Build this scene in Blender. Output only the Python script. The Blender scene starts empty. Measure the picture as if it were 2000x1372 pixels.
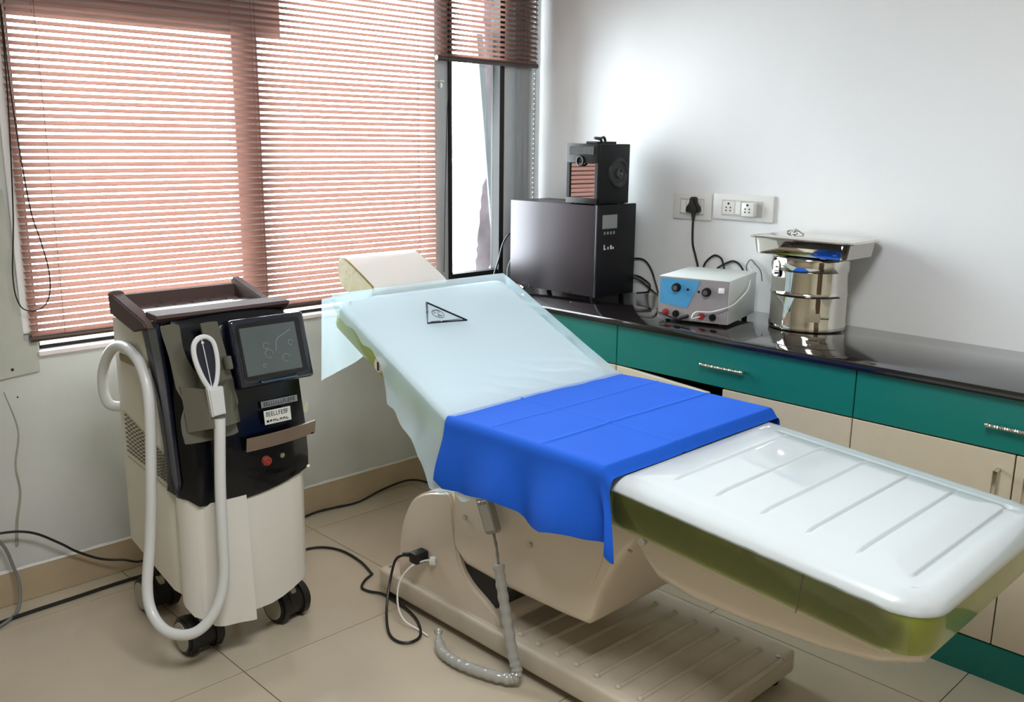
import bpy, bmesh, math, random
from mathutils import Vector, Matrix, noise
random.seed(7)
S = bpy.context.scene
COL = S.collection
PI = math.pi

# ------------------------------------------------------------------ camera
cam_d = bpy.data.cameras.new('camera'); cam = bpy.data.objects.new('camera', cam_d); COL.objects.link(cam)
yaw, pitch, roll = 0.772690, 0.221705, 0.0108606
F = Vector((math.sin(yaw)*math.cos(pitch), math.cos(yaw)*math.cos(pitch), -math.sin(pitch)))
r0 = Vector((math.cos(yaw), -math.sin(yaw), 0)); u0 = r0.cross(F)
rr = r0*math.cos(roll) + u0*math.sin(roll); uu = u0*math.cos(roll) - r0*math.sin(roll)
M = Matrix((rr, uu, -F)).transposed().to_4x4(); M.translation = Vector((-3.41016, -3.34920, 1.6))
cam.matrix_world = M
cam_d.sensor_width = 36; cam_d.lens = 1813.3*36/2000; cam_d.clip_start = .02
S.camera = cam

# ------------------------------------------------------------------ world, lights, exposure
S.view_settings.view_transform = 'Standard'; S.view_settings.look = 'None'
S.view_settings.gamma = 1; S.view_settings.use_curve_mapping = False
S.view_settings.exposure = 0.0
W = bpy.data.worlds.new('sky'); S.world = W; W.use_nodes = True
bg = W.node_tree.nodes['Background']; bg.inputs[0].default_value = (.87, .945, 1, 1); bg.inputs[1].default_value = 27
pl = bpy.data.lights.new('window_portal', 'AREA'); pl.shape = 'RECTANGLE'; pl.size = 2.45; pl.size_y = 1.65
pl.cycles.is_portal = True
po = bpy.data.objects.new('window_portal', pl); COL.objects.link(po); po.location = (-1.2, .16, 1.68); po.rotation_euler = (-PI/2, 0, 0)
# added fill light under the ceiling, out of view and without a fixture
tl = bpy.data.lights.new('fill_light', 'AREA'); tl.shape = 'RECTANGLE'; tl.size = 1.2; tl.size_y = .6; tl.energy = 62; tl.color = (.99, .995, 1)
to = bpy.data.objects.new('fill_light', tl); COL.objects.link(to); to.location = (-2.6, -2.6, 2.84)

# ------------------------------------------------------------------ helpers
def lin(c):
    if isinstance(c, str): c = [int(c[i:i+2], 16)/255 for i in (0, 2, 4)]
    return tuple(((v/12.92) if v <= .04045 else ((v+.055)/1.055)**2.4) for v in c) + (1,)
MATS = {}
def mat(name, col, rough=.5, metal=0, coat=0, var=0, vscale=8, bump=0, bscale=60, spec=.5, coat_rough=.05, sss=0, col2=None, stretch=None, trans=0, alpha=1):
    if name in MATS: return MATS[name]
    m = bpy.data.materials.new(name); m.use_nodes = True; nt = m.node_tree; N = nt.nodes; L = nt.links
    b = N['Principled BSDF']; c = lin(col)
    b.inputs['Base Color'].default_value = c; b.inputs['Roughness'].default_value = rough; b.inputs['Metallic'].default_value = metal
    b.inputs['Coat Weight'].default_value = coat; b.inputs['Coat Roughness'].default_value = coat_rough
    b.inputs['Specular IOR Level'].default_value = spec
    if trans: b.inputs['Transmission Weight'].default_value = trans
    if alpha < 1: b.inputs['Alpha'].default_value = alpha
    if sss:
        b.inputs['Subsurface Weight'].default_value = sss; b.inputs['Subsurface Radius'].default_value = (.02, .02, .02)
    tc = N.new('ShaderNodeTexCoord'); mp = N.new('ShaderNodeMapping'); L.new(tc.outputs['Object'], mp.inputs[0])
    if stretch: mp.inputs['Scale'].default_value = stretch
    if var or col2:
        n = N.new('ShaderNodeTexNoise'); n.inputs['Scale'].default_value = vscale; n.inputs['Detail'].default_value = 5
        L.new(mp.outputs[0], n.inputs['Vector'])
        r = N.new('ShaderNodeValToRGB'); r.color_ramp.elements[0].position = .3; r.color_ramp.elements[1].position = .72
        c2 = lin(col2) if col2 else tuple(v*(1-var) for v in c[:3]) + (1,)
        r.color_ramp.elements[0].color = c2; r.color_ramp.elements[1].color = c
        L.new(n.outputs['Fac'], r.inputs[0]); L.new(r.outputs[0], b.inputs['Base Color'])
    if bump:
        n = N.new('ShaderNodeTexNoise'); n.inputs['Scale'].default_value = bscale; n.inputs['Detail'].default_value = 3
        L.new(mp.outputs[0], n.inputs['Vector'])
        bp = N.new('ShaderNodeBump'); bp.inputs['Strength'].default_value = bump; bp.inputs['Distance'].default_value = .01
        L.new(n.outputs['Fac'], bp.inputs['Height']); L.new(bp.outputs[0], b.inputs['Normal'])
    MATS[name] = m; return m

def sheer(name, col, transp, transl=.4, rough=.8):
    m = bpy.data.materials.new(name); m.use_nodes = True; nt = m.node_tree; N = nt.nodes; L = nt.links
    for n in list(N): N.remove(n)
    out = N.new('ShaderNodeOutputMaterial'); c = lin(col)
    d = N.new('ShaderNodeBsdfDiffuse'); d.inputs[0].default_value = c
    t = N.new('ShaderNodeBsdfTranslucent'); t.inputs[0].default_value = c
    tr = N.new('ShaderNodeBsdfTransparent')
    a = N.new('ShaderNodeMixShader'); a.inputs[0].default_value = transl; L.new(d.outputs[0], a.inputs[1]); L.new(t.outputs[0], a.inputs[2])
    b = N.new('ShaderNodeMixShader'); b.inputs[0].default_value = transp; L.new(a.outputs[0], b.inputs[1]); L.new(tr.outputs[0], b.inputs[2])
    L.new(b.outputs[0], out.inputs[0]); MATS[name] = m; return m

def clearfilm(name, tint, gloss=.12, rough=.08, haze=0.0):
    m = bpy.data.materials.new(name); m.use_nodes = True; nt = m.node_tree; N = nt.nodes; L = nt.links
    for n in list(N): N.remove(n)
    out = N.new('ShaderNodeOutputMaterial')
    tr = N.new('ShaderNodeBsdfTransparent'); tr.inputs[0].default_value = lin(tint)
    g = N.new('ShaderNodeBsdfGlossy'); g.inputs['Roughness'].default_value = rough
    fr = N.new('ShaderNodeFresnel'); fr.inputs[0].default_value = 1.45
    ml = N.new('ShaderNodeMath'); ml.operation = 'ADD'; ml.inputs[1].default_value = gloss; ml.use_clamp = True; L.new(fr.outputs[0], ml.inputs[0])
    geo = N.new('ShaderNodeNewGeometry')
    mx = N.new('ShaderNodeMixShader'); L.new(ml.outputs[0], mx.inputs[0]); L.new(tr.outputs[0], mx.inputs[1]); L.new(g.outputs[0], mx.inputs[2])
    if haze:
        d = N.new('ShaderNodeBsdfDiffuse'); d.inputs[0].default_value = lin('d8d8d4')
        m2 = N.new('ShaderNodeMixShader'); m2.inputs[0].default_value = haze; L.new(mx.outputs[0], m2.inputs[1]); L.new(d.outputs[0], m2.inputs[2]); mx = m2
    L.new(mx.outputs[0], out.inputs[0]); MATS[name] = m; return m

def tagp(o, label=None, cat=None, group=None, kind=None):
    if label: o['label'] = label
    if cat: o['category'] = cat
    if group: o['group'] = group
    if kind: o['kind'] = kind
    return o
def thing(name, label, cat, loc=(0, 0, 0), group=None):
    o = bpy.data.objects.new(name, None); COL.objects.link(o); o.location = loc; o.empty_display_size = .05
    return tagp(o, label, cat, group)
def wloc(o):
    v = Vector((0, 0, 0))
    while o: v += o.location; o = o.parent
    return v
def obj(name, bm, m, parent=None, loc=None, label=None, kind=None, smooth=35, **kw):
    """bm is in world coordinates; one mesh object; parents only translate"""
    me = bpy.data.meshes.new(name)
    org = wloc(parent) if parent else (Vector(loc) if loc is not None else Vector((0, 0, 0)))
    bmesh.ops.recalc_face_normals(bm, faces=bm.faces) if kw.get('recalc', True) else None
    bm.transform(Matrix.Translation(-org)); bm.to_mesh(me); bm.free()
    if smooth is not None:
        me.shade_smooth(); me.set_sharp_from_angle(angle=math.radians(smooth))
    for mm in (m if isinstance(m, (list, tuple)) else [m]): me.materials.append(mm)
    o = bpy.data.objects.new(name, me); COL.objects.link(o)
    if parent: o.parent = parent
    else: o.location = org
    return tagp(o, label, kind=kind)
def struct(name, bm, m, parent=None, **kw):
    return obj(name, bm, m, parent, kind=None if parent else 'structure', **kw)

def box(x0, x1, y0, y1, z0, z1, bev=0, seg=2, bm=None, mi=0):
    b = bmesh.new()
    vs = [b.verts.new(p) for p in ((x0,y0,z0),(x1,y0,z0),(x1,y1,z0),(x0,y1,z0),(x0,y0,z1),(x1,y0,z1),(x1,y1,z1),(x0,y1,z1))]
    for f in ((3,2,1,0),(4,5,6,7),(0,1,5,4),(1,2,6,5),(2,3,7,6),(3,0,4,7)): b.faces.new([vs[i] for i in f]).material_index = mi
    if bev: bmesh.ops.bevel(b, geom=b.edges[:] , offset=bev, segments=seg, affect='EDGES', profile=.5, clamp_overlap=True)
    return join(bm, b)
def join(bm, b):
    if bm is None: return b
    me = bpy.data.meshes.new('tmp'); b.to_mesh(me); b.free(); bm.from_mesh(me); bpy.data.meshes.remove(me); return bm
def xf(b, m): b.transform(m); return b
def rot_about(b, ang, axis, pt):
    pt = Vector(pt); return xf(b, Matrix.Translation(pt) @ Matrix.Rotation(ang, 4, axis) @ Matrix.Translation(-pt))
def cyl(p0, p1, r0, r1=None, n=20, bm=None, bev=0):
    p0, p1 = Vector(p0), Vector(p1); r1 = r0 if r1 is None else r1
    d = p1-p0; b = bmesh.new()
    bmesh.ops.create_cone(b, cap_ends=True, segments=n, radius1=r0, radius2=r1, depth=d.length)
    if bev: bmesh.ops.bevel(b, geom=[e for e in b.edges if e.calc_length() and len(e.link_faces) == 2 and any(len(f.verts) > 4 for f in e.link_faces)], offset=bev, segments=2, affect='EDGES')
    b.transform(Matrix.Translation((p0+p1)/2) @ d.to_track_quat('Z', 'Y').to_matrix().to_4x4())
    return join(bm, b)
def ball(c, r, sc=(1, 1, 1), bm=None, n=12):
    b = bmesh.new(); bmesh.ops.create_uvsphere(b, u_segments=n, v_segments=max(6, n//2+2), radius=r)
    b.transform(Matrix.Translation(c) @ Matrix.Diagonal((*sc, 1))); return join(bm, b)
def catmull(pts, n=8):
    P = [Vector(p) for p in pts]
    if len(P) < 3: return P
    P = [P[0]*2-P[1]] + P + [P[-1]*2-P[-2]]; out = []
    for i in range(1, len(P)-2):
        a, b, c, d = P[i-1:i+3]
        for k in range(n):
            t = k/n
            out.append(.5*((2*b)+(c-a)*t+(2*a-5*b+4*c-d)*t*t+(3*b-a-3*c+d)*t**3))
    out.append(P[-2]); return out
def tube(pts, r, n=8, sm=8, bm=None, rad=None, flat=None, closed=False):
    P = catmull(pts, sm) if sm else [Vector(p) for p in pts]
    b = bmesh.new(); rings = []; up = Vector((0, 0, 1)); prev = None
    for i, p in enumerate(P):
        if closed: t = P[(i+1) % len(P)]-P[i-1]
        else: t = (P[min(i+1, len(P)-1)]-P[max(i-1, 0)])
        t.normalize()
        if prev is None:
            a = t.cross(up); a = a if a.length > .1 else t.cross(Vector((1, 0, 0)))
        else: a = prev - t*prev.dot(t)
        a.normalize(); prev = a.copy(); c = t.cross(a)
        R = r if rad is None else rad(i/(len(P)-1))
        fl = flat or (1, 1)
        rings.append([b.verts.new(p + a*math.cos(2*PI*k/n)*R*fl[0] + c*math.sin(2*PI*k/n)*R*fl[1]) for k in range(n)])
    m = len(rings)
    for i in range(m if closed else m-1):
        A, B = rings[i], rings[(i+1) % m]
        for k in range(n): b.faces.new((A[k], A[(k+1) % n], B[(k+1) % n], B[k]))
    if not closed: b.faces.new(rings[0][::-1]); b.faces.new(rings[-1])
    return join(bm, b)
def prism(poly, axis, a, b_, bev=0, seg=2, bm=None):
    """poly of 2-D points extruded along axis (0: pts are y,z; 1: pts are x,z; 2: pts are x,y)"""
    b = bmesh.new()
    def P(p, v): return ((v, p[0], p[1]), (p[0], v, p[1]), (p[0], p[1], v))[axis]
    A = [b.verts.new(P(p, a)) for p in poly]; B = [b.verts.new(P(p, b_)) for p in poly]
    n = len(poly); b.faces.new(A); b.faces.new(B[::-1])
    for i in range(n): b.faces.new((A[i], B[i], B[(i+1) % n], A[(i+1) % n]))
    bmesh.ops.recalc_face_normals(b, faces=b.faces)
    if bev:
        es = [e for e in b.edges if abs((e.verts[0].co-e.verts[1].co)[axis]) < 1e-6]
        bmesh.ops.bevel(b, geom=es, offset=bev, segments=seg, affect='EDGES', clamp_overlap=True)
    return join(bm, b)
def lathe(prof, c, n=48, bm=None):
    b = bmesh.new(); rings = []
    for r, z in prof:
        rings.append([b.verts.new((c[0]+r*math.cos(2*PI*k/n), c[1]+r*math.sin(2*PI*k/n), c[2]+z)) for k in range(n)] if r > 1e-6 else [b.verts.new((c[0], c[1], c[2]+z))])
    for A, B in zip(rings, rings[1:]):
        for k in range(n):
            k2 = (k+1) % n
            if len(A) == 1: b.faces.new((A[0], B[k], B[k2]))
            elif len(B) == 1: b.faces.new((A[k], A[k2], B[0]))
            else: b.faces.new((A[k], A[k2], B[k2], B[k]))
    return join(bm, b)
def loft(rings, cap=True, bm=None):
    b = bmesh.new(); R = [[b.verts.new(p) for p in r] for r in rings]; n = len(R[0])
    for A, B in zip(R, R[1:]):
        for k in range(n): b.faces.new((A[k], A[(k+1) % n], B[(k+1) % n], B[k]))
    if cap: b.faces.new(R[0][::-1]); b.faces.new(R[-1])
    return join(bm, b)
def grid(f, nu, nv, bm=None, thick=0):
    b = bmesh.new(); V = [[b.verts.new(f(i/nu, j/nv)) for j in range(nv+1)] for i in range(nu+1)]
    for i in range(nu):
        for j in range(nv): b.faces.new((V[i][j], V[i+1][j], V[i+1][j+1], V[i][j+1]))
    if thick:
        b.normal_update(); bmesh.ops.solidify(b, geom=b.faces[:], thickness=thick)
    return join(bm, b)
def rrect(x0, x1, y0, y1, r, n=6):
    out = []
    if not isinstance(r, (list, tuple)): r = (r,)*4
    for (cx, cy, a0, R) in ((x1-r[0], y0+r[0], -PI/2, r[0]), (x1-r[1], y1-r[1], 0, r[1]), (x0+r[2], y1-r[2], PI/2, r[2]), (x0+r[3], y0+r[3], PI, r[3])):
        for k in range(n+1):
            a = a0+PI/2*k/n; out.append((cx+R*math.cos(a), cy+R*math.sin(a)))
    return out
def interp(x, xs, ys):
    if x <= xs[0]: return ys[0]
    for i in range(1, len(xs)):
        if x <= xs[i]:
            t = (x-xs[i-1])/(xs[i]-xs[i-1]); return ys[i-1]+t*(ys[i]-ys[i-1])
    return ys[-1]
def nz(x, y, z=0, s=1): return noise.noise(Vector((x*s, y*s, z*s)))
def sst(a, b, x):
    t = min(1, max(0, (x-a)/(b-a))); return t*t*(3-2*t)

# ------------------------------------------------------------------ materials
wall_m = mat('white_wall_paint', 'eceeef', .6, var=.03, vscale=2.5, bump=.05, bscale=40)
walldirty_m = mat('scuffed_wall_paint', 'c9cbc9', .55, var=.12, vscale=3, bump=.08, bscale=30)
plaster_m = mat('grey_plaster', 'b9bbb2', .7, var=.1, vscale=9, bump=.1, bscale=50)
ceil_m = mat('ceiling_paint', 'ecece8', .8, var=.03)
tile_m = mat('beige_floor_tile', 'bfb4a0', .16, var=.10, vscale=3, bump=.015, bscale=14, spec=.5, coat=.3, coat_rough=.1)
grout_m = mat('tile_grout', '6d5a48', .8, var=.2, vscale=20)
skirt_m = mat('tan_skirting_tile', 'b7a58a', .3, var=.12, vscale=6)
alu_m = mat('grey_aluminium', 'cdd1d4', .4, 0, var=.08, vscale=10)
gasket_m = mat('dark_gasket', '1b1716', .6)
slat_m = sheer('brown_slat', 'a07c73', 0, .34)
nt_ = slat_m.node_tree; [setattr(n.inputs[0], 'default_value', lin('e8cdc2')) for n in nt_.nodes if n.type == 'BSDF_TRANSLUCENT']
rail_m = mat('dark_brown_rail', '43302a', .4, coat=.3, coat_rough=.2)
cord_m = mat('black_cord', '121212', .45)
granite_m = mat('black_granite', '1a1617', .07, var=.4, vscale=160, coat=.5, coat_rough=.04, spec=.6)
teal_m = mat('teal_laminate', '0c7068', .35, var=.06, vscale=40)
cream_m = mat('cream_laminate', 'c4b8a2', .4, var=.04, vscale=30)
carc_m = mat('shaded_carcass', '3a2a1c', .7, var=.3, vscale=12)  # dark interior colour stands in for shade behind the door gaps
steel_m = mat('brushed_steel', 'c9c6c0', .25, 1)
mirror_m = mat('polished_steel', 'd8d4cc', .05, 1, bump=.015, bscale=12)
chrome_m = mat('chrome', 'd0ccc4', .12, 1)
beige_m = mat('cream_moulded_plastic', 'd9ccbb', .32, var=.05, vscale=5, coat=.25, coat_rough=.15)
beigedirty_m = mat('dusty_cream_plastic', 'c9beac', .45, var=.2, vscale=7)
vinylw_m = mat('white_vinyl', 'cad2d6', .3, coat=1, coat_rough=.04, bump=.035, bscale=5)
vinylg_m = mat('green_vinyl', '8d9a1c', .35, coat=.9, coat_rough=.06, var=.14, vscale=7, bump=.06, bscale=9)
olive_m = mat('olive_vinyl', '9b8d50', .4, coat=.5, coat_rough=.15, var=.2, vscale=18, bump=.5, bscale=22)
pillow_m = mat('pillow_vinyl', 'f7f6f2', .35, coat=.6, coat_rough=.12, bump=.08, bscale=8)
blue_m = mat('blue_cloth', '1a58c6', .85, var=.07, vscale=4, bump=.12, bscale=420, spec=.2)
mach_m = mat('ivory_abs', 'd6d1c2', .35, var=.04, vscale=5, coat=.2)
machw_m = mat('white_abs', 'dcdbd4', .35, var=.03, vscale=5, coat=.2)
black_m = mat('black_gloss_plastic', '04060d', .2, coat=.2, spec=.3)
navy_m = mat('navy_side_plastic', '14192b', .3, coat=.3)
mauve_m = mat('brown_mauve_tray', '5a4a48', .75, spec=.2)
hole_m = mat('dark_hole', '120d0c', .8)
bronze_m = mat('bronze_shelf', '7b6c5e', .4, .2)
acryl_m = mat('smoky_acrylic', '565449', .25, coat=.7)
hose_m = mat('white_hose', 'd3d5d6', .4, coat=.2)
rubber_m = mat('black_rubber', '171515', .5)
hub_m = mat('grey_hub', 'a9a698', .5)
boxm = mat('dark_coated_steel', '3e383d', .45, .5, bump=.02, bscale=3)
boxf = mat('black_front_panel', '0e0d12', .45, spec=.3)
blackp_m = mat('black_plastic', '0a0a0b', .5, spec=.3)
whitep_m = mat('white_switch_plastic', 'e6e6e2', .3, coat=.3)
red_m = mat('red_plastic', '9e1d1c', .35, coat=.4)
psub_m = mat('blue_panel', '4fa0cf', .4, var=.1, vscale=25)
psug_m = mat('grey_panel', '9c9594', .45, var=.06, vscale=20)
psuw_m = mat('white_steel_case', 'd6dcda', .35, var=.03)
ink_m = mat('dark_print', '10141f', .6)
paper_m = mat('paper_label', 'd5d5d0', .6)
silver_m = mat('silver_label', '8f9090', .4, .4)
screen_m = mat('screen_off', '4f5a5c', .12, coat=1, coat_rough=.03, bump=.02, bscale=8)
lcd_m = mat('grey_lcd', '8a8f8c', .3)
sheet_m = sheer('pale_blue_nonwoven', 'def5ff', .42, .35)
glass_m = clearfilm('window_glass', 'fdfffe', 0, .02)
film_m = clearfilm('clear_plastic_film', 'f8f8f2', .0, .10, .02)
sleeve_m = clearfilm('plastic_sleeve', 'd8d6d0', .10, .2, .42)
curt_m = mat('grey_plastic_curtain', 'a6a9aa', .45, var=.2, vscale=6, stretch=(8, 8, .4))
outw_m = mat('weathered_mauve_wall', '75676c', .9, col2='54484c', vscale=9, bump=.4, bscale=25)
smoky_m = mat('mirror_pane', 'c8c8cc', .03, 1)

# ------------------------------------------------------------------ room shell
XL, YF, ZC = -4.9, -4.3, 2.9
WX0, WX1, WZ0, WZ1 = -2.405, -.03, .885, 2.42
fl = struct('floor', box(XL, 0, YF, 0, -.12, -.003), grout_m)
xs = [XL, -4.39, -3.66, -2.93, -2.2, -1.46, -.825, -.09, 0.0]
ys = [0, -.165, -.942, -1.715, -2.485, -3.25, -4.02, YF]
for i in range(len(xs)-1):
    for j in range(len(ys)-1):
        g = .0016
        obj('floor_tile', box(xs[i]+g, xs[i+1]-g, ys[j+1]+g, ys[j]-g, -.0028, random.uniform(-.0003, 0)), tile_m, fl, smooth=None)
bw = box(XL-.2, 0, 0, .2, -.12, WZ0); box(XL-.2, WX0, 0, .2, WZ0, WZ1, bm=bw); box(WX1, 0, 0, .2, WZ0, WZ1, bm=bw); box(XL-.2, 0, 0, .2, WZ1, ZC, bm=bw)
struct('wall_back', bw, walldirty_m)
struct('wall_right', box(0, .2, YF, .2, -.12, ZC), wall_m)
far_m = mat('beige_wall_paint', 'bdb6a2', .6, var=.05, vscale=2)
struct('wall_left', box(XL-.2, XL, YF, 0, -.12, ZC), far_m)
struct('wall_front', box(XL-.2, .2, YF-.2, YF, -.12, ZC), far_m)
d1 = struct('added_door_1', box(-2.35, -1.45, YF, YF+.035, .0, 2.08, .004, 1), mat('added_door_wood', '4a3324', .4, var=.25, vscale=6, stretch=(6, 6, .6)))  # added door, out of view, a dark shape for the drum to reflect
obj('added_door_handle', tube([(-2.26, YF+.035, 1.02), (-2.26, YF+.075, 1.02), (-2.14, YF+.075, 1.02)], .009, 8, 4), chrome_m, d1)
struct('ceiling', box(XL-.2, .2, YF-.2, .2, ZC, ZC+.15), ceil_m)
sk = box(XL, -.57, -.012, -.0005, 0, .122, .002, 1)
struct('baseboard_back', sk, skirt_m)
# ragged cement lip along the top of the skirting
def lip(u, v):
    x = -4.4+u*3.8; h = .006+.007*abs(nz(x*9, 3)); 
    return (x, -.0135+.013*v, .122+h*(1-(2*v-1)**2)*1.2)
struct('trim_1', grid(lip, 200, 4), mat('cement_lip', 'dcdad5', .8, var=.15, vscale=20))
# grey plaster patch at the left of the window, with jamb strip
pp = prism([(-3.2, .80), (-2.56, .803), (-2.50, .809), (-2.414, .815), (-2.412, .92), (-2.452, .93), (-2.47, 1.43), (-3.2, 1.45)], 1, -.012, -.0005, .002, 1)
struct('trim_2', pp, plaster_m)
struct('trim_3', box(-2.455, -2.412, -.010, -.0005, .95, 2.45, .002, 1), wall_m)
# hairline crack / dirt line on the wall
cr = tube([(-2.53, -.0008, .76), (-2.50, -.0008, .62), (-2.52, -.0008, .5), (-2.515, -.0008, .4), (-2.535, -.0008, .3), (-2.545, -.0008, .21)], .004, 6, 6, rad=lambda t: .0018+.004*t)
tagp(obj('wall_cable', cr, mat('dirty_cable', 'a5a294', .7, var=.2, vscale=30), loc=(-2.53, 0, .2)), 'dirty off-white painted-over cable running down the wall at far left', 'cable')
# small holes in the wall
for k, (x, z) in enumerate([(-2.50, .835), (-2.49, .735)]):
    struct('trim_%d' % (4+k), cyl((x, -.0135 if k == 0 else -.0012, z), (x, -.0002, z), .005 if k == 0 else .003, n=10), gasket_m)

# window: frame, panes
wn = struct('window_1', box(WX0, WX1, .03, .08, WZ1-.05, WZ1), alu_m)
def wpart(name, bm, m): return obj(name, bm, m, wn)
wpart('frame_bar', box(WX0, -.60, .03, .08, WZ0, WZ0+.012), gasket_m)
wpart('frame_bar', box(-.645, WX1, .002, .08, WZ0, .955, .003, 1), alu_m)
wpart('frame_bar', box(WX0, WX0+.012, .03, .08, WZ0, WZ1-.05), gasket_m)
wpart('mullion', box(-1.615, -1.505, .03, .09, WZ0+.012, WZ1-.05, .003, 1), mat('pale_mullion', 'cfc9c8', .5))
wpart('mullion', box(-.652, -.612, -.004, .08, .955, WZ1-.05, .004, 2), alu_m)
wpart('mullion', box(-.612, -.560, .012, .08, .955, WZ1-.05, .003, 2), alu_m)
wpart('gasket', box(-.560, -.545, .0, .06, .955, WZ1-.05), gasket_m)
wpart('gasket', box(-.545, -.235, .01, .06, .955, .978), gasket_m)
wpart('gasket', box(-.245, -.215, .0, .06, .955, WZ1-.05), gasket_m)
wpart('mullion', box(-.215, -.13, -.002, .08, .955, WZ1-.05, .004, 2), alu_m)
wpart('transom', box(WX0+.012, -1.40, .035, .085, 1.985, WZ1-.05), mat('pale_transom_board', 'd2ccca', .6, var=.1, vscale=5))
wpart('pane', box(WX0+.012, -1.615, .05, .054, WZ0+.012, 1.985), glass_m)
wpart('pane', box(-1.505, -.652, .05, .054, WZ0+.012, WZ1-.05), glass_m)
wpart('pane', box(-.545, -.245, .045, .049, .978, WZ1-.05), glass_m)
obj('latch', cyl((-.622, -.012, 1.845), (-.622, .0, 1.845), .012, n=12, bm=box(-.655, -.60, -.010, -.004, 1.862, 1.867)), chrome_m, wn)
obj('window_sill', box(-2.415, -.60, -.022, .03, .868, WZ0-.0005, .003, 1), mat('pinkish_sill', 'e6dadd', .5, var=.08, vscale=9), wn)
# right reveal strips + plastic curtain between window and corner
def curt(u, v):
    x = -.155+.12*u; return (x, -.0085-.004*math.sin(u*9+.8)-.002*math.sin(u*23+v*3), .957+v*1.45)
c0 = obj('plastic_curtain', grid(curt, 30, 8, thick=.0015), curt_m, loc=(-.09, 0, .94))
tagp(c0, 'narrow grey translucent plastic curtain hanging in window corner', 'curtain')
ch = bmesh.new()
for k in range(46): ball((-.022, -.012, 1.28+k*.024), .0032, bm=ch, n=6)
cyl((-.022, -.012, 1.23), (-.022, -.012, 1.28), .006, n=8, bm=ch)
tagp(obj('bead_chain', ch, whitep_m, loc=(-.022, -.012, 1.23)), 'white bead chain hanging beside the wall corner', 'chain')

# outside: weathered wall edge and leaning strip seen through the open pane
random.seed(3)
pts = [(.18, .6)]
z = .6
pts.append((.18, 2.6))
z = 2.6
while z > .62:
    xb = interp(z, [.6, 1.0, 1.25, 1.5, 2.0, 2.6], [-.17, -.165, -.15, -.085, -.12, -.13]) + random.uniform(-.012, .012)
    pts.append((xb, z)); z -= random.uniform(.02, .05)
pts.append((-.165, .6))
tagp(obj('outside_wall_stub', prism(pts, 1, .25, .34), outw_m, loc=(0, .3, .6)), 'weathered mauve plaster wall edge peeling outside the clear window pane', 'wall')
lean = prism([(-.305, 2.1), (-.265, 2.1), (-.125, .96), (-.175, .96)], 1, .10, .112, .002, 1)
tagp(obj('leaning_strip', lean, mat('weathered_strip', '5d6062', .6, var=.1), loc=(-.2, .1, .96)), 'long grey strip leaning outside the clear window pane', 'strip')
tagp(obj('outside_cable', tube([(-.145, .14, 1.28), (-.10, .14, 1.09), (-.155, .14, 1.0), (-.19, .14, .93)], .003, 6, 6), whitep_m, loc=(-.15, .14, .93)), 'thin pale cable outside behind the leaning strip', 'cable')

# ------------------------------------------------------------------ blinds
def slat_mesh(L, Wd, tilt):
    n = 6; prof = []
    for k in range(n+1):
        t = k/n-.5; a = t*Wd; h = -.0035*(2*t)**2 + .0018
        prof.append((a*math.cos(tilt)-h*math.sin(tilt)*0, a*math.sin(tilt)+h))
    poly = prof + [(p[0], p[1]-.0007) for p in prof[::-1]]
    return prism(poly, 0, 0, L)
def blind(x0, x1, zb, zt, label, pitch=.0224, tilt=math.radians(34), y=-.028):
    t = thing('window_blind', label, 'blind', (x0, y, zb))
    bm = slat_mesh(x1-x0, .0255, tilt); me = bpy.data.meshes.new('slat'); bmesh.ops.recalc_face_normals(bm, faces=bm.faces); bm.to_mesh(me); bm.free()
    me.shade_smooth(); me.set_sharp_from_angle(angle=math.radians(50)); me.materials.append(slat_m)
    z = zb+.030; k = 0
    while z < zt-.03:
        o = bpy.data.objects.new('slat', me); COL.objects.link(o); o.parent = t
        o.location = (random.uniform(-.0015, .0015), 0, z-zb); o.rotation_euler = (random.uniform(-.05, .05), random.uniform(-.0007, .0007), 0)
        z += pitch
    obj('bottom_rail', tube([(x0-.004, y, zb+.012), (x1+.004, y, zb+.012)], .0125, 12, 0), rail_m, t)
    obj('head_rail', box(x0, x1, y-.018, y+.018, zt-.03, zt+.01, .002, 1), rail_m, t)
    for f in (.06, .5, .94) if x1-x0 > 1 else (.12, .88):
        x = x0+f*(x1-x0)
        obj('ladder_cord', tube([(x, y-.0135, zb+.02), (x, y-.0135, zt)], .0007, 4, 0, bm=tube([(x, y+.0135, zb+.02), (x, y+.0135, zt)], .0007, 4, 0)), rail_m, t)
    return t
b1 = blind(-2.436, -.670, .922, 2.45, 'large brown slatted blind lowered to the sill of the wide window')
b2 = blind(-.656, -.028, 1.950, 2.45, 'small brown slatted blind raised above the clear pane near the corner')
obj('pull_cord', tube([(-2.432, -.03, 2.4), (-2.432, -.047, 1.86), (-2.455, -.05, 1.385), (-2.478, -.05, 1.155), (-2.468, -.05, 1.06), (-2.435, -.05, 1.033), (-2.395, -.055, 1.045), (-2.372, -.058, 1.09), (-2.369, -.058, 1.17), (-2.385, -.055, 1.27), (-2.406, -.052, 1.385), (-2.425, -.05, 1.70), (-2.428, -.045, 2.0)], .0022, 6, 10), cord_m, b1)
obj('pull_cord', tube([(-.600, -.046, 2.40), (-.602, -.046, 1.9), (-.60, -.028, 1.7), (-.608, -.02, 1.3), (-.612, -.016, 1.0)], .0016, 6, 6), cord_m, b2)

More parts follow.
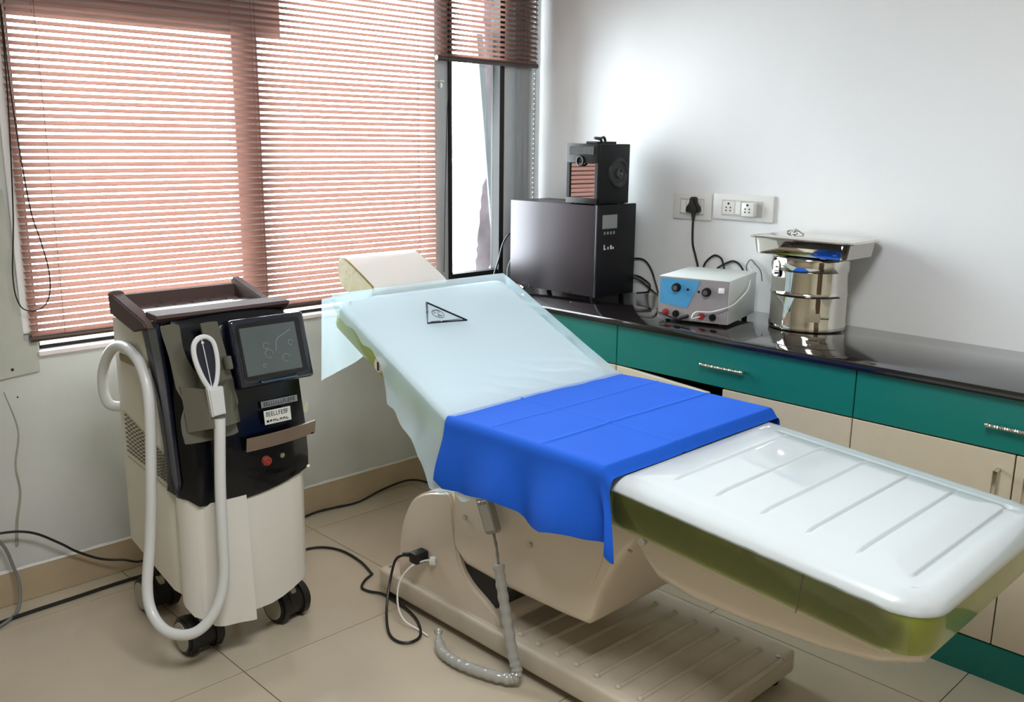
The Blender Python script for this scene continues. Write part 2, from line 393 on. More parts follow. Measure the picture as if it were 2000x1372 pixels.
# ------------------------------------------------------------------ counter
CT = .919; CB = .893; XD = -.570
wt = obj('worktop', box(-.592, -.0015, -3.9, -.0015, CB, CT, .004, 2), granite_m, loc=(-.3, -1.9, CB))
tagp(wt, 'long polished black granite worktop along the right wall', 'worktop')
ub = [-.04, -1.038, -2.037, -3.036, -3.9]
labs = ['teal and cream cabinet nearest the window, its drawer without visible handle', 'teal drawer cabinet with rope-twist handle and one door ajar',
        'teal drawer cabinet with closed cream doors behind the leg cushion', 'teal and cream cabinet at the right edge of the photo']
def ropebar(y0, y1, x, z, parent):
    b = bmesh.new(); n = 26
    h = obj('handle', tube([(x, y0+(y1-y0)*k/n, z) for k in range(n+1)], .006, 8, 3, rad=lambda t: .0062+.0012*math.sin(t*150)), steel_m, parent)
    for y in (y0-.006, y1+.006): obj('handle_post', cyl((x, y, z), (XD, y, z), .005, n=10, bm=ball((x, y, z), .0085, n=10)), chrome_m, h)
for k in range(4):
    y1, y0 = ub[k], ub[k+1]; w = (y1-y0)/2
    c = thing('cabinet', labs[k], 'cabinet', (-.28, (y0+y1)/2, 0), 'teal and cream cabinets')
    c.pop('group') if 'group' in c else None
    cb = box(XD+.02, -.002, y0+.001, y0+.017, .12, CB-.001); box(XD+.02, -.002, y1-.017, y1-.001, .12, CB-.001, bm=cb)
    box(-.02, -.002, y0+.017, y1-.017, .12, CB-.001, bm=cb); box(XD+.02, -.02, y0+.017, y1-.017, .12, .136, bm=cb); box(XD+.02, -.02, y0+.017, y1-.017, .735, .745, bm=cb)
    obj('carcass', cb, carc_m, c)
    obj('plinth', box(XD+.003, XD+.02, y0, y1, 0, .118), teal_m, c)
    dr = obj('drawer_front', box(XD, XD+.018, y0+.002, y1-.002, .731, CB-.002, .0015, 1), teal_m, c)
    if k in (1, 2, 3):
        yc = (y0+y1)/2 - (.0 if k else 0)
        ropebar(yc-.082, yc+.076, XD-.022, .808, dr) if k == 1 else ropebar(yc-.088, yc+.076, XD-.022, .805, dr)
    for s in range(2):
        a1, a0 = y1-s*w, y1-(s+1)*w
        bm = box(XD, XD+.018, a0+.002, a1-.002, .123, .726, .0015, 1)
        if k == 1 and s == 0: rot_about(bm, math.radians(-9.5), 'Z', (XD, a1-.002, 0))
        d = obj('door', bm, cream_m, c, label='cream door standing ajar' if (k == 1 and s == 0) else None)
        if not (k == 1 and s == 0):
            hy = a0+.042 if (s == 0) else a1-.042
            obj('handle', tube([(XD, hy, .675), (XD-.022, hy, .672), (XD-.026, hy, .66), (XD-.026, hy, .56), (XD-.022, hy, .548), (XD, hy, .545)], .006, 8, 4, flat=(1.3, .8)), chrome_m, d)

# ------------------------------------------------------------------ treatment bed
BX0, BX1 = -1.68, -.92
bed = thing('treatment_bed', 'cream electric treatment bed with green-sided white cushions in the middle', 'bed', (-1.3, -1.45, 0))
# base
bb = box(-1.6, -1.0, -2.13, -.815, .028, .105, .014, 3)
obj('base', bb, beigedirty_m, bed)
for k in range(9):
    y = -1.50-.078*k
    rb = obj('base_rib', tube([(-1.555, y, .104), (-1.09, y-.01, .104)], .0085, 8, 0, bm=ball((-1.557, y, .106), .0105, bm=ball((-1.088, y-.01, .106), .0105, n=8), n=8)), beigedirty_m, bed)
for x, y in ((-1.56, -.86), (-1.04, -.86), (-1.56, -2.08), (-1.06, -2.08)):
    obj('foot', cyl((x, y, 0), (x, y, .032), .028, .024, 16), rubber_m, bed)
for x, y in ((-1.565, -.845), (-1.08, -2.115), (-1.57, -2.10)):
    obj('screw', cyl((x, y, .104), (x, y, .108), .008, n=12), chrome_m, bed)
# rear upright fin
fin = [(-.905, .09), (-.905, .17), (-.915, .26), (-.94, .335), (-.985, .405), (-1.05, .450), (-1.13, .476), (-1.185, .484), (-1.20, .42), (-1.21, .34), (-1.235, .255), (-1.28, .205), (-1.36, .165), (-1.41, .13), (-1.42, .09)]
def sm2(pts, n=4):
    P = catmull([(p[0], p[1], 0) for p in pts], n); return [(p.x, p.y) for p in P]
obj('pedestal', prism(sm2(fin), 0, -1.575, -1.03, .018, 3), beige_m, bed)
obj('gap_shade', prism([(-1.19, .28), (-1.47, .28), (-1.47, .255), (-1.41, .195), (-1.36, .10), (-1.19, .10)], 0, -1.555, -1.05), rubber_m, bed)  # black block stands in for shade in the gap between pedestal and hull
# hull under the seat
def hullring(y, z0, z1, ins):
    x0, x1 = -1.588+ins, -1.012-ins; r = .035
    return [(x, y, z) for x, z in rrect(x0, x1, z0, z1, (r, r, .01, r) if False else r, 4)]
hu = [(-1.215, .34, .60, .012), (-1.225, .30, .62, 0), (-1.27, .262, .655, 0), (-1.45, .252, .662, 0), (-1.70, .256, .662, 0), (-1.785, .262, .662, 0), (-1.805, .285, .662, .004), (-1.83, .37, .662, .006), (-1.875, .47, .66, .010), (-1.94, .57, .66, .02)]
rings = []
for y, z0, z1, ins in hu:
    rings.append(hullring(y, z0, z1, ins))
obj('seat_shell', loft(rings), beige_m, bed)
# raised contour on the hull side
ct = prism(sm2([(-1.50, .60), (-1.56, .50), (-1.62, .42), (-1.70, .375), (-1.77, .372), (-1.81, .41), (-1.84, .48), (-1.86, .60)]), 0, -1.5925, -1.57, .004, 3)
obj('seat_shell_contour', ct, beige_m, bed)
for y, z in ((-1.277, .436), (-1.568, .438)):
    obj('screw', cyl((-1.594, y, z), (-1.586, y, z), .009, n=12), steel_m, bed)
# leg-rest shell
lg = [(-1.955, .60, .655, .10), (-1.985, .545, .655, .07), (-2.05, .502, .65, .06), (-2.15, .488, .645, .06), (-2.30, .488, .64, .06), (-2.50, .500, .62, .06), (-2.62, .515, .605, .07), (-2.70, .545, .60, .10)]
rings = []
for y, z0, z1, ins in lg:
    r = min(.045, (z1-z0)*.45)
    rings.append([(x, y, z) for x, z in rrect(BX0+ins, BX1-ins, z0, z1, (r, .005, .005, r), 5)])
obj('leg_shell', loft(rings), beige_m, bed)
obj('screw', cyl((-1.628, -2.00, .605), (-1.60, -2.00, .605), .012, n=12), steel_m, bed)
obj('lever', tube([(-1.585, -1.93, .545), (-1.60, -1.95, .553)], .004, 6, 0), olive_m, bed)

# cushions: local frame u (along bed, 0..L), x across, h above the base plane
def cushion(parent, name, P0, P1, th, r_top, rc, seams=None, dome=.012, side=None, top=None, ends=None, ntop=None, sidebulge=.0):
    """P0,P1 = (y,z) of the top surface's two ends; th thickness; rc plan corner radii (x1 P0, x1 P1, x0 P1, x0 P0)"""
    P0, P1 = Vector((0, *P0)), Vector((0, *P1)); D = P1-P0; L = D.length; D /= L; Nn = Vector((0, -D.z, D.y)); Nn = -Nn if Nn.z < 0 else Nn
    def W(x, u, h): return Vector((x, 0, 0)) + P0 + D*u + Nn*h
    def ring(ins, h):
        out = []
        for x, u in rrect(BX0+ins, BX1-ins, ins, L-ins, tuple(max(.004, q-ins) for q in rc), 8): out.append(W(x, u, h))
        return out
    # subdivide ring straight sides is unnecessary for planes
    zt = -r_top
    R = [ring(.02, -th), ring(.006, -th+.006), ring(0, -th+.02)]
    R += [ring(0, zt)]
    sd = obj(name+'_side', loft(R), side, parent)
    T = [ring(-.0015, zt-.004), ring(-.002, zt)]
    for k in range(1, 8):
        a = PI/2*k/8; T.append(ring(r_top*(1-math.cos(a))*1.5, zt+r_top*math.sin(a)))
    ins = r_top*1.5; last = ring(ins, 0)
    T.append(last)
    b = loft(T, cap=False)
    bmesh.ops.contextual_create(b, geom=[]) if False else None
    # interior: concentric rings that crown slightly, with seams pressed in
    K = 46; hw = (BX1-BX0)/2-ins
    xc = (BX0+BX1)/2
    def top_h(x, u):
        ex = max(0, 1-abs(x-xc)/hw); eu = max(0, min(u-ins, L-ins-u)/hw); e = min(1, min(ex, eu)*3)
        h = dome*sst(0, 1, e)
        if seams:
            for (kind, a, lo, hi, w, dp) in seams:
                if kind == 'x':
                    q = abs(u-a); 
                    if q < w*3: h -= dp*math.exp(-(q/w)**2)*sst(lo-.012, lo+.012, x)*(1-sst(hi-.012, hi+.012, x))
                else:
                    q = abs(x-a)
                    if q < w*3: h -= dp*math.exp(-(q/w)**2)*sst(lo-.012, lo+.012, u)*(1-sst(hi-.012, hi+.012, u))
        return h
    nu, nv = (ntop or (30, 30))
    x0, x1, u0, u1 = BX0+ins, BX1-ins, ins, L-ins
    rcs = [max(.004, q-ins) for q in rc]
    def clampx(x, u):
        # keep the grid inside the rounded plan
        lo, hi = x0, x1
        for (R_, uu, side_) in ((rcs[0], u0, 1), (rcs[1], u1, 1), (rcs[2], u1, 0), (rcs[3], u0, 0)):
            d = R_-abs(u-uu)
            if d > 0:
                c = R_-math.sqrt(max(0, R_*R_-d*d))
                if side_: hi = min(hi, x1-c)
                else: lo = max(lo, x0+c)
        return lo, hi
    def f(a, v):
        u = u0+(u1-u0)*a; lo, hi = clampx(0, u); x = lo+(hi-lo)*v
        return W(x, u, top_h(x, u))
    grid(f, nu, nv, bm=b)
    bmesh.ops.remove_doubles(b, verts=b.verts, dist=.0004)
    obj(name+'_top', b, top, parent, smooth=60)
    return W
seams = [('x', u, -1.565, -1.03, .0032, .0065) for u in (.142, .262, .387, .505, .625, .745)] + [('u', -1.018, .10, .76, .004, .006)]
cushion(bed, 'leg_cushion', (-1.918, .780), (-2.745, .722), .135, .034, (.04, .10, .10, .025), seams, .010, vinylg_m, vinylw_m, ntop=(300, 60))
cushion(bed, 'seat_cushion', (-1.345, .782), (-1.935, .782), .115, .03, (.03, .03, .03, .03), None, .006, vinylg_m, vinylw_m)
cushion(bed, 'back_cushion', (-.728, 1.0805), (-1.325, .785), .105, .018, (.04, .02, .02, .04), None, .004, vinylg_m, mat('white_vinyl_covered', 'f0f3f5', .5, coat=.1, coat_rough=.4))
obj('cushion_seam', tube([(-1.6805, -2.475, .705), (-1.6805, -2.47, .66), (-1.6805, -2.465, .61)], .0015, 5, 4), olive_m, bed)
# back shell
bs = [(-.80, 0.935), (-.83, .905), (-1.0, .80), (-1.15, .715), (-1.22, .655), (-1.34, .655), (-1.34, .68), (-1.16, .77), (-.80, .95)]
obj('back_shell', prism(bs, 0, -1.62, -.98, .008, 2), beige_m, bed)
kn = obj('side_knob', cyl((-1.695, -.975, .895), (-1.678, -.975, .895), .026, n=24, bev=.004), beige_m, bed)
obj('knob_slot', box(-1.697, -1.6945, -.979, -.971, .878, .906), hole_m, kn)
# headrest: wedge pillow
hp = sm2([(-.700, 1.080), (-.702, 1.092), (-.690, 1.103), (-.60, 1.150), (-.53, 1.182), (-.50, 1.183), (-.482, 1.165), (-.478, 1.13), (-.495, 1.085), (-.535, 1.060), (-.60, 1.05), (-.66, 1.062)], 4)
HX0, HX1 = -1.508, -1.176
hr = obj('headrest', prism(hp, 0, HX0+.0, HX1-.0, .014, 3), pillow_m, bed)
obj('headrest_end', prism([(c[0]*.96-.6*.04, c[1]*.96+1.115*.04) for c in hp], 0, HX0-.004, HX0+.01, .004, 2), olive_m, hr)
obj('headrest_end', prism([(c[0]*.96-.6*.04, c[1]*.96+1.115*.04) for c in hp], 0, HX1-.01, HX1+.004, .004, 2), olive_m, hr)
for x in (-1.42, -1.27): obj('headrest_rod', cyl((x, -.60, 1.06), (x, -.80, .965), .008, n=10), steel_m, bed)

# ---- pale sheet over the backrest
prof = [(-.722, 1.096), (-.74, 1.092), (-.80, 1.066), (-1.00, .966), (-1.20, .868), (-1.28, .831), (-1.33, .806), (-1.38, .797), (-1.50, .794)]
pc = catmull([(0, *p) for p in prof], 8)
def sheetpos(u, v):
    k = u*(len(pc)-1); i = min(int(k), len(pc)-2); p = pc[i].lerp(pc[i+1], k-i); y, z = p.y, p.z
    dl = interp(-y, [.72, .76, .82, .95, 1.0, 1.04, 1.10, 1.17, 1.22, 1.28, 1.36, 1.5], [.03, .055, .06, .055, .08, .15, .165, .185, .22, .25, .23, .20])
    dl += .007*math.sin(y*47)+.004*math.sin(y*83)
    dr = .055+.012*math.sin(y*42)+.008*math.sin(y*95+1)
    hw = .3845; r = .022; xc = -1.30
    # v in [0,1]: left drop .30, top .50, right drop .20
    if v < .3:
        t = (1-v/.3)*dl; fl_ = sst(.04, .28, t)*.035*(1+.5*nz(y*14, t*8)); wv = .006*sst(.03, .15, t)*math.sin(y*38)
        if t < r: a = t/r*PI/2; x = xc-hw-r*math.sin(a)*.6; zz = z-r*(1-math.cos(a))
        else: x = xc-hw-r*.6-fl_-wv; zz = z-t
        return Vector((x, y, zz))
    if v > .8:
        t = (v-.8)/.2*dr; x = xc+hw+min(t, .015)+.012*math.sin(y*50)*sst(.0, .05, t); zz = z-max(0, t-.006)
        return Vector((x, y, zz))
    s = (v-.3)/.5; x = xc-hw+2*hw*s
    # creases: diagonal wrinkles near the blue cloth
    w = sst(1.12, 1.28, -y)*(1-sst(1.30, 1.36, -y))*sst(.1, .4, s)*.0035*max(0, math.sin((y*1.1+x*.5)*95+nz(x*7, y*7)*3))
    w += .0012*nz(x*9, y*9, 2)
    return Vector((x, y, z+w))
sb = grid(sheetpos, 110, 110)
def flap(a, v):
    x = -1.735+.205*a; t = v*interp(a, [0, .25, 1], [.285, .275, .21]); 
    yy = -.720+.014*math.sin(a*6+.5)*v; fl_ = 0
    return Vector((x-.018*(1-a)*v*0+.03*v*(1-a)*0, yy+.012*v, 1.094-(.012*(1-a))-t))
grid(flap, 20, 24, bm=sb)
sh = obj('bed_sheet', sb, sheet_m, loc=(-1.3, -1.1, .8), smooth=60, recalc=False)
tagp(sh, 'pale blue disposable sheet draped over the raised backrest', 'sheet')
# printed warning triangle: outline, face sketch, illegible line of print
def onback(x, s, e=.0):
    D = Vector((0, -.20, -.0985)).normalized(); N_ = Vector((0, -.0985, .2)).normalized()
    return Vector((x, -.80, 1.066)) + D*s + N_*(.0022+e)
tri = [(-1.386, .046), (-1.463, .157), (-1.301, .174)]
def pen(pts, r, bm=None, sm=0): return tube([onback(*q) for q in pts], r, 6, sm, bm=bm)
em = pen([tri[0], tri[1], tri[2], tri[0], ((tri[0][0]+tri[1][0])/2, (tri[0][1]+tri[1][1])/2)], .0036)
pr = tagp(obj('printed_triangle', em, ink_m, sh), 'black printed triangle mark')
fx, fs = -1.387, .116
fc = pen([(fx+.022*math.cos(a*PI/8), fs+.024*math.sin(a*PI/8)) for a in range(17)], .0008)
for q in ([(fx-.014, fs-.006), (fx-.009, fs-.010), (fx-.004, fs-.006)], [(fx+.004, fs-.006), (fx+.009, fs-.010), (fx+.014, fs-.006)], [(fx, fs-.004), (fx-.002, fs+.004), (fx+.003, fs+.005)],
          [(fx-.010, fs+.012), (fx, fs+.009), (fx+.010, fs+.012), (fx, fs+.015), (fx-.010, fs+.012)], [(fx-.018, fs-.013), (fx-.008, fs-.018), (fx+.006, fs-.019), (fx+.016, fs-.014)]):
    pen(q, .0008, fc, 4)
obj('printed_face', fc, ink_m, pr)
ln = pen([(-1.445, .152), (-1.405, .156)], .0012); pen([(-1.40, .158), (-1.322, .163)], .0012, ln)
obj('printed_line', ln, ink_m, pr)

# ---- blue cloth
def cloth(u, v):
    # u 0..1 from head side (y) to foot side ; v 0..1 from left hem to right hem
    y = -1.318-.640*u
    # the top edge follows the image: slightly skewed
    hw = .388; xc = -1.30; r = .035
    zt = .8035+.004*sst(0, .25, u)-.027*sst(.955, 1, u)
    hem = interp(-y, [1.318, 1.345, 1.40, 1.46, 1.64, 1.76, 1.84, 1.92, 1.975], [.205, .222, .203, .198, .200, .220, .208, .202, .184])
    if v < .34:
        t = (1-v/.34)*(hem+.012*math.sin(y*25))
        fold = sst(.02, .20, t)
        wob = .016*math.sin((-y-1.3)*26+1.2)*fold*(.5+.9*u) + .010*nz(y*10, t*5, 4)*fold
        # big fold near the foot corner
        k = math.exp(-((-y-1.885-(.3-t)*.12)/.022)**2)*fold; wob += -.026*k
        k2 = math.exp(-((-y-1.935)/.020)**2)*fold; wob += .028*k2
        if t < r: a = t/r*PI/2; return Vector((xc-hw-r*math.sin(a)*.55, y, zt-r*(1-math.cos(a))*.9))
        x = xc-hw-r*.55-wob-.030*fold
        y2 = y - .010*fold*math.sin((-y-1.3)*26) - .055*sst(.75, 1, u)*fold + .015*(1-sst(0, .1, u))*fold
        return Vector((x, y2, zt-t))
    if v > .82:
        t = (v-.82)/.18*.20
        if t < r: a = t/r*PI/2; return Vector((xc+hw+r*math.sin(a)*.55, y, zt-r*(1-math.cos(a))*.9))
        return Vector((xc+hw+r*.55+.02*sst(.02, .2, t)+.008*math.sin(y*40)*sst(.02, .2, t), y, zt-t))
    s = (v-.34)/.48; x = xc-hw+2*hw*s
    # pressed fold lines
    z = zt + .0030*math.exp(-((x+1.40)/.006)**2) + .0030*math.exp(-((y+1.70)/.006)**2) + .002*math.exp(-((y+1.50)/.006)**2)
    z += .0022*nz(x*5, y*5, 1)
    return Vector((x, y, z))
cl = obj('blue_drape', grid(cloth, 150, 160, thick=.0), blue_m, loc=(-1.3, -1.65, .78), smooth=60)
tagp(cl, 'bright blue cloth spread over the seat of the bed', 'cloth')

# ---- clear plastic wrap loose over the leg cushion side
def wrapf(u, v):
    y = -1.95-.76*u; zt = interp(-y, [1.95, 2.745], [.748, .694]); zb = interp(-y, [1.95, 2.02, 2.745], [.665, .640, .588])
    return Vector((BX0-.0035-.0025*math.sin(v*3.1)+.0016*nz(y*25, v*3), y, zb+(zt-zb)*v))
obj('plastic_wrap', grid(wrapf, 80, 8), film_m, bed, smooth=60)

# ---- pendant hand control with its sleeve-wrapped cord
hc = thing('hand_control', 'grey wired hand control hanging at the bed side below the blue cloth', 'remote', (-1.61, -1.40, .5))
bmh = prism(rrect(-.030, .030, -.075, .075, (.014, .014, .014, .014), 4), 0, -.011, .011, .003, 2)
TH = Matrix.Translation((-1.622, -1.415, .515)) @ Matrix.Rotation(math.radians(-24), 4, 'X')
bmh.transform(TH); obj('body', bmh, mat('grey_remote', '9a9690', .4, coat=.4), hc)
hd = box(-.013, -.0085, -.022, .022, -.065, .03, .002, 1); hd.transform(TH); obj('face_plate', hd, mat('remote_face', 'b5b1ab', .35), hc)
for i in range(3):
    for j in (-1, 1):
        q = box(-.0155, -.0125, j*.010-.006, j*.010+.006, .028-i*.018-.005+.03, .028-i*.018+.005+.03, .001, 1); q.transform(TH)
        obj('button', q, silver_m, hc)
obj('cord', tube([(-1.622, -1.442, .452), (-1.627, -1.462, .41), (-1.63, -1.475, .36), (-1.632, -1.488, .32), (-1.634, -1.50, .27), (-1.637, -1.53, .17), (-1.64, -1.56, .08), (-1.64, -1.56, .03), (-1.66, -1.50, .022), (-1.70, -1.38, .024), (-1.715, -1.31, .024)], .005, 8, 8, rad=lambda t: .0045+.0007*math.sin(t*600)), mat('grey_coiled_cord', '85817a', .5), hc)
obj('plastic_sleeve', tube([(-1.633, -1.478, .36), (-1.634, -1.497, .28), (-1.637, -1.525, .18), (-1.641, -1.555, .09), (-1.645, -1.575, .045), (-1.66, -1.56, .026), (-1.69, -1.49, .024), (-1.71, -1.40, .022), (-1.712, -1.33, .022), (-1.70, -1.285, .024), (-1.675, -1.245, .03), (-1.655, -1.22, .04)], .018, 14, 12,
    rad=lambda t: (.0165+.0025*nz(t*40, 1)+.0015*math.sin(t*190))*(1-.55*sst(.86, .93, t)+.35*sst(.95, 1, t))), sleeve_m, hc)
# power lead plugged into the pedestal
pc_ = thing('power_lead', 'black power lead plugged into the bed pedestal, looping to the floor', 'power cord', (-1.65, -1.0, .0))
pg = box(-1.63, -1.575, -1.075, -1.035, .212, .250, .005, 2); cyl((-1.60, -1.03, .228), (-1.615, -.985, .218), .011, .007, 12, bm=pg)
obj('plug', pg, rubber_m, pc_)
obj('cord', tube([(-1.612, -.99, .218), (-1.625, -.955, .19), (-1.65, -.955, .12), (-1.70, -1.0, .05), (-1.745, -1.07, .012), (-1.755, -1.13, .007), (-1.73, -1.165, .007), (-1.68, -1.155, .007), (-1.635, -1.09, .008), (-1.61, -1.02, .008), (-1.60, -.93, .012), (-1.60, -.84, .010), (-1.62, -.785, .007), (-1.62, -.74, .006), (-1.575, -.70, .006), (-1.53, -.68, .006)], .0048, 8, 8), cord_m, pc_)
wc = obj('data_lead', tube([(-1.578, -1.10, .222), (-1.60, -1.085, .225), (-1.635, -1.05, .20), (-1.66, -1.02, .14), (-1.675, -1.03, .07), (-1.68, -1.07, .03), (-1.66, -1.12, .008), (-1.66, -1.17, .006)], .0032, 8, 8, bm=cyl((-1.585, -1.095, .222), (-1.573, -1.11, .222), .016, n=14)), whitep_m, loc=(-1.65, -1.08, 0))
tagp(wc, 'thin white lead beside the black plug in the bed pedestal', 'cable')

# ------------------------------------------------------------------ floor cords
c1 = tube([(-1.30, -.03, .006), (-1.36, -.018, .006), (-1.45, -.04, .006), (-1.6, -.06, .006)], .005, 8, 6)
tagp(obj('floor_cord', tube([(-.80, -.25, .006), (-.78, -.08, .012), (-.86, -.035, .03), (-1.0, -.03, .02), (-1.15, -.05, .006), (-1.27, -.035, .006), (-1.36, -.025, .006), (-1.50, -.05, .006), (-1.75, -.06, .006)], .005, 8, 8), cord_m, loc=(-1.2, -.05, 0)), 'black cord lying along the skirting between machine and bed', 'cord')
tagp(obj('floor_cord', tube([(-1.80, -.36, .006), (-1.68, -.32, .006), (-1.557, -.335, .006), (-1.50, -.42, .006), (-1.50, -.56, .006), (-1.53, -.68, .006)], .005, 8, 8), cord_m, loc=(-1.6, -.4, 0)), 'black cord running on the floor from the machine to the bed', 'cord')
tagp(obj('floor_cord', tube([(-2.9, -.19, .007), (-2.654, -.128, .007), (-2.42, -.115, .007), (-2.18, -.11, .007), (-2.0, -.15, .007)], .0065, 8, 8), cord_m, loc=(-2.5, -.12, 0)), 'thick black cord on the floor at the foot of the left wall', 'cord')
tagp(obj('floor_cord', tube([(-2.85, -.05, .24), (-2.66, -.05, .283), (-2.58, -.05, .285), (-2.50, -.05, .258), (-2.42, -.05, .196), (-2.366, -.05, .147), (-2.29, -.05, .095), (-2.22, -.07, .075), (-2.14, -.12, .075), (-2.08, -.30, .30)], .0045, 8, 8), cord_m, loc=(-2.4, -.05, .1)), 'black cord arching in front of the left skirting into the machine', 'cord')
tagp(obj('wall_lead', tube([(-2.72, -.04, .36), (-2.64, -.04, .30), (-2.595, -.04, .235), (-2.575, -.045, .16), (-2.565, -.06, .085), (-2.585, -.09, .02), (-2.64, -.14, .008), (-2.75, -.2, .008)], .0055, 8, 8), mat('grey_cord', '77797a', .5), loc=(-2.6, -.05, 0)), 'grey lead hanging down the wall at the left edge', 'cable')

# ------------------------------------------------------------------ laser machine
mc = thing('laser_machine', 'tall ivory and black wheeled laser treatment machine with touch screen', 'machine', (-2.09, -.58, 0))
MX0, MX1 = -2.30, -1.875
def plan(z0f, yb, yf, ch, bulge, z=None, x0=MX0, x1=MX1):
    pts = [(x0, yb), (x0, yf+ch*1.2), (x0+.012, yf+ch*.55), (x0+ch*.8, yf+ch*.05)]
    for k in range(1, 8): t = k/8; pts.append((x0+ch*.8+(x1-x0-ch*1.6)*t, yf-bulge*math.sin(PI*t)))
    pts += [(x1-ch*.8, yf+ch*.05), (x1-.012, yf+ch*.55), (x1, yf+ch*1.2), (x1, yb)]
    return [(x, y, z0f(x, y)) for x, y in pts]
def zb_(x, y): return interp(-y, [.36, .42, .74, .80, .86], [.30, .285, .215, .165, .135]) + (.03*sst(-2.05, -1.875, x) if y < -.78 else 0)
side = loft([plan(zb_, -.395, -.770, .05, .015), plan(lambda x, y: .56, -.395, -.770, .05, .012), plan(lambda x, y: .60, -.395, -.72, .04, 0), plan(lambda x, y: 1.0, -.395, -.66, .04, 0), plan(lambda x, y: interp(-y, [.39, .70], [1.045, 1.068]), -.395, -.63, .03, 0)])
obj('side_body', side, mach_m, mc)
fs_ = loft([plan(zb_, -.76, -.835, .05, .018, x0=MX0+.004), plan(lambda x, y: .35, -.76, -.838, .05, .018, x0=MX0+.004), plan(lambda x, y: .545, -.76, -.840, .05, .014, x0=MX0+.004)])
obj('front_skirt', fs_, machw_m, mc)
def flp(u, v):
    x = -2.268+.148*u; z = interp(u, [0, .15, 1], [.185, .13, .122]); z = z+(.535-z)*v
    return Vector((x+.004*(1-v), -.858-.016*math.sin(u*PI*.5)*(1-.5*v)-.010*sst(.6, 1, u)*(1-v)+.03*(1-sst(0, .35, u)), z))
obj('skirt_overlap', grid(flp, 18, 8, thick=.006), machw_m, mc)
# black front shell
def shellring(z, yf, zf=None, ins=0):
    pts = [(-2.302+ins, yf+.13), (-2.302+ins, yf+.075), (-2.292+ins, yf+.035), (-2.262, yf)]
    for k in range(1, 10): t = k/10; pts.append((-2.262+.372*t, yf-.014*math.sin(PI*t)))
    pts += [(-1.888, yf+.004), (-1.872-ins, yf+.035), (-1.872-ins, yf+.13)]
    return [(x, y, z if zf is None else zf(x, y)) for x, y in pts]
def zlow(x, y): return .520+.045*abs((x+2.15)/.27)**2 + (.0 if x > -2.28 else .02)
bs_ = loft([shellring(.53, -.845, zlow), shellring(.575, -.852, lambda x, y: zlow(x, y)+.012), shellring(.62, -.853), shellring(.70, -.845), shellring(.80, -.825), shellring(.855, -.815), shellring(.95, -.785), shellring(1.05, -.745), shellring(1.085, -.728), shellring(1.093, -.715, ins=.004)])
obj('front_shell', bs_, black_m, mc)
# navy side strip
nv = prism([(-.662, 1.07), (-.72, 1.082), (-.735, 1.07), (-.775, .90), (-.80, .70), (-.812, .60), (-.80, .575), (-.765, .615), (-.755, .70), (-.735, .82), (-.715, .93)], 0, -2.307, -2.296, .002, 1)
obj('side_strip', nv, navy_m, mc)
# screen housing (tilted)
def front_plane(b, tilt, pt): return rot_about(b, tilt, 'X', pt)
hs = box(-2.118, -1.862, -.868, -.78, .868, 1.078, .012, 3); front_plane(hs, -math.radians(16), (0, -.862, .87))
sc_ = obj('screen_housing', hs, mat('navy_gloss', '0d1526', .15, coat=.8), mc)
fr = prism(rrect(-2.100, -1.885, .888, 1.062, .012, 3), 1, -.871, -.866, 0); front_plane(fr, -math.radians(16), (0, -.862, .87)); obj('screen_bezel', fr, mat('bezel_black', '080b12', .25, coat=.5), sc_)
gl = box(-2.092, -1.903, -.8725, -.869, .900, 1.048, .0015, 1); front_plane(gl, -math.radians(16), (0, -.862, .87)); obj('touch_screen', gl, screen_m, sc_)
# paler strip painted in for the reflection along the lip under the screen
lp = box(-2.055, -1.93, -.882, -.872, .873, .881, .003, 2); front_plane(lp, -math.radians(16), (0, -.862, .87)); obj('screen_lip_glint', lp, mat('navy_gloss2', '3b4f68', .12, .3, coat=1), sc_)
# smudges on the screen as thin drawn residue
sm = bmesh.new()
for (cx, cz, r_) in ((-2.015, .985, .010), (-2.01, .96, .013), (-1.93, .985, .008), (-1.955, .94, .012), (-2.03, .925, .006)):
    q = tube([(cx+r_*math.cos(a*PI/6), -.8733, cz+r_*math.sin(a*PI/6)) for a in range(11)], .0009, 5, 0); join(sm, q)
join(sm, tube([(-1.985, -.8733, .965), (-1.975, -.8733, 1.0), (-1.945, -.8733, 1.015), (-1.925, -.8733, 1.025)], .001, 5, 5))
front_plane(sm, -math.radians(16), (0, -.862, .87)); obj('screen_smudge', sm, mat('smudge', '8b9795', .5), sc_)
# labels
def label_plate(x0, x1, z0, z1, y, m, slope, nch, rows, parent, nm):
    a = box(x0, x1, y-.0015, y, z0, z1); 
    Mx = Matrix.Translation(((x0+x1)/2, y, (z0+z1)/2)) @ Matrix.Rotation(slope, 4, 'Y') @ Matrix.Rotation(-.13, 4, 'X') @ Matrix.Translation((-(x0+x1)/2, -y, -(z0+z1)/2))
    xf(a, Mx); o = obj(nm, a, m, parent, smooth=None)
    g = bmesh.new(); rnd = random.Random(nch)
    for (rz0, rz1, n_) in rows:
        w = (x1-x0)*.86/n_
        for i in range(n_):
            cx = x0+(x1-x0)*.07+w*i
            kind = rnd.randint(0, 3); t = w*.2
            box(cx, cx+t, y-.0022, y-.001, rz0, rz1, bm=g)
            if kind != 1: box(cx, cx+w*.7, y-.0022, y-.001, rz1-t, rz1, bm=g)
            if kind in (0, 2): box(cx, cx+w*.7, y-.0022, y-.001, (rz0+rz1)/2-t/2, (rz0+rz1)/2+t/2, bm=g)
            if kind in (1, 2): box(cx, cx+w*.7, y-.0022, y-.001, rz0, rz0+t, bm=g)
            if kind == 3: box(cx+w*.5, cx+w*.7, y-.0022, y-.001, rz0, rz1, bm=g)
    xf(g, Mx); obj('print', g, ink_m, o, smooth=None)
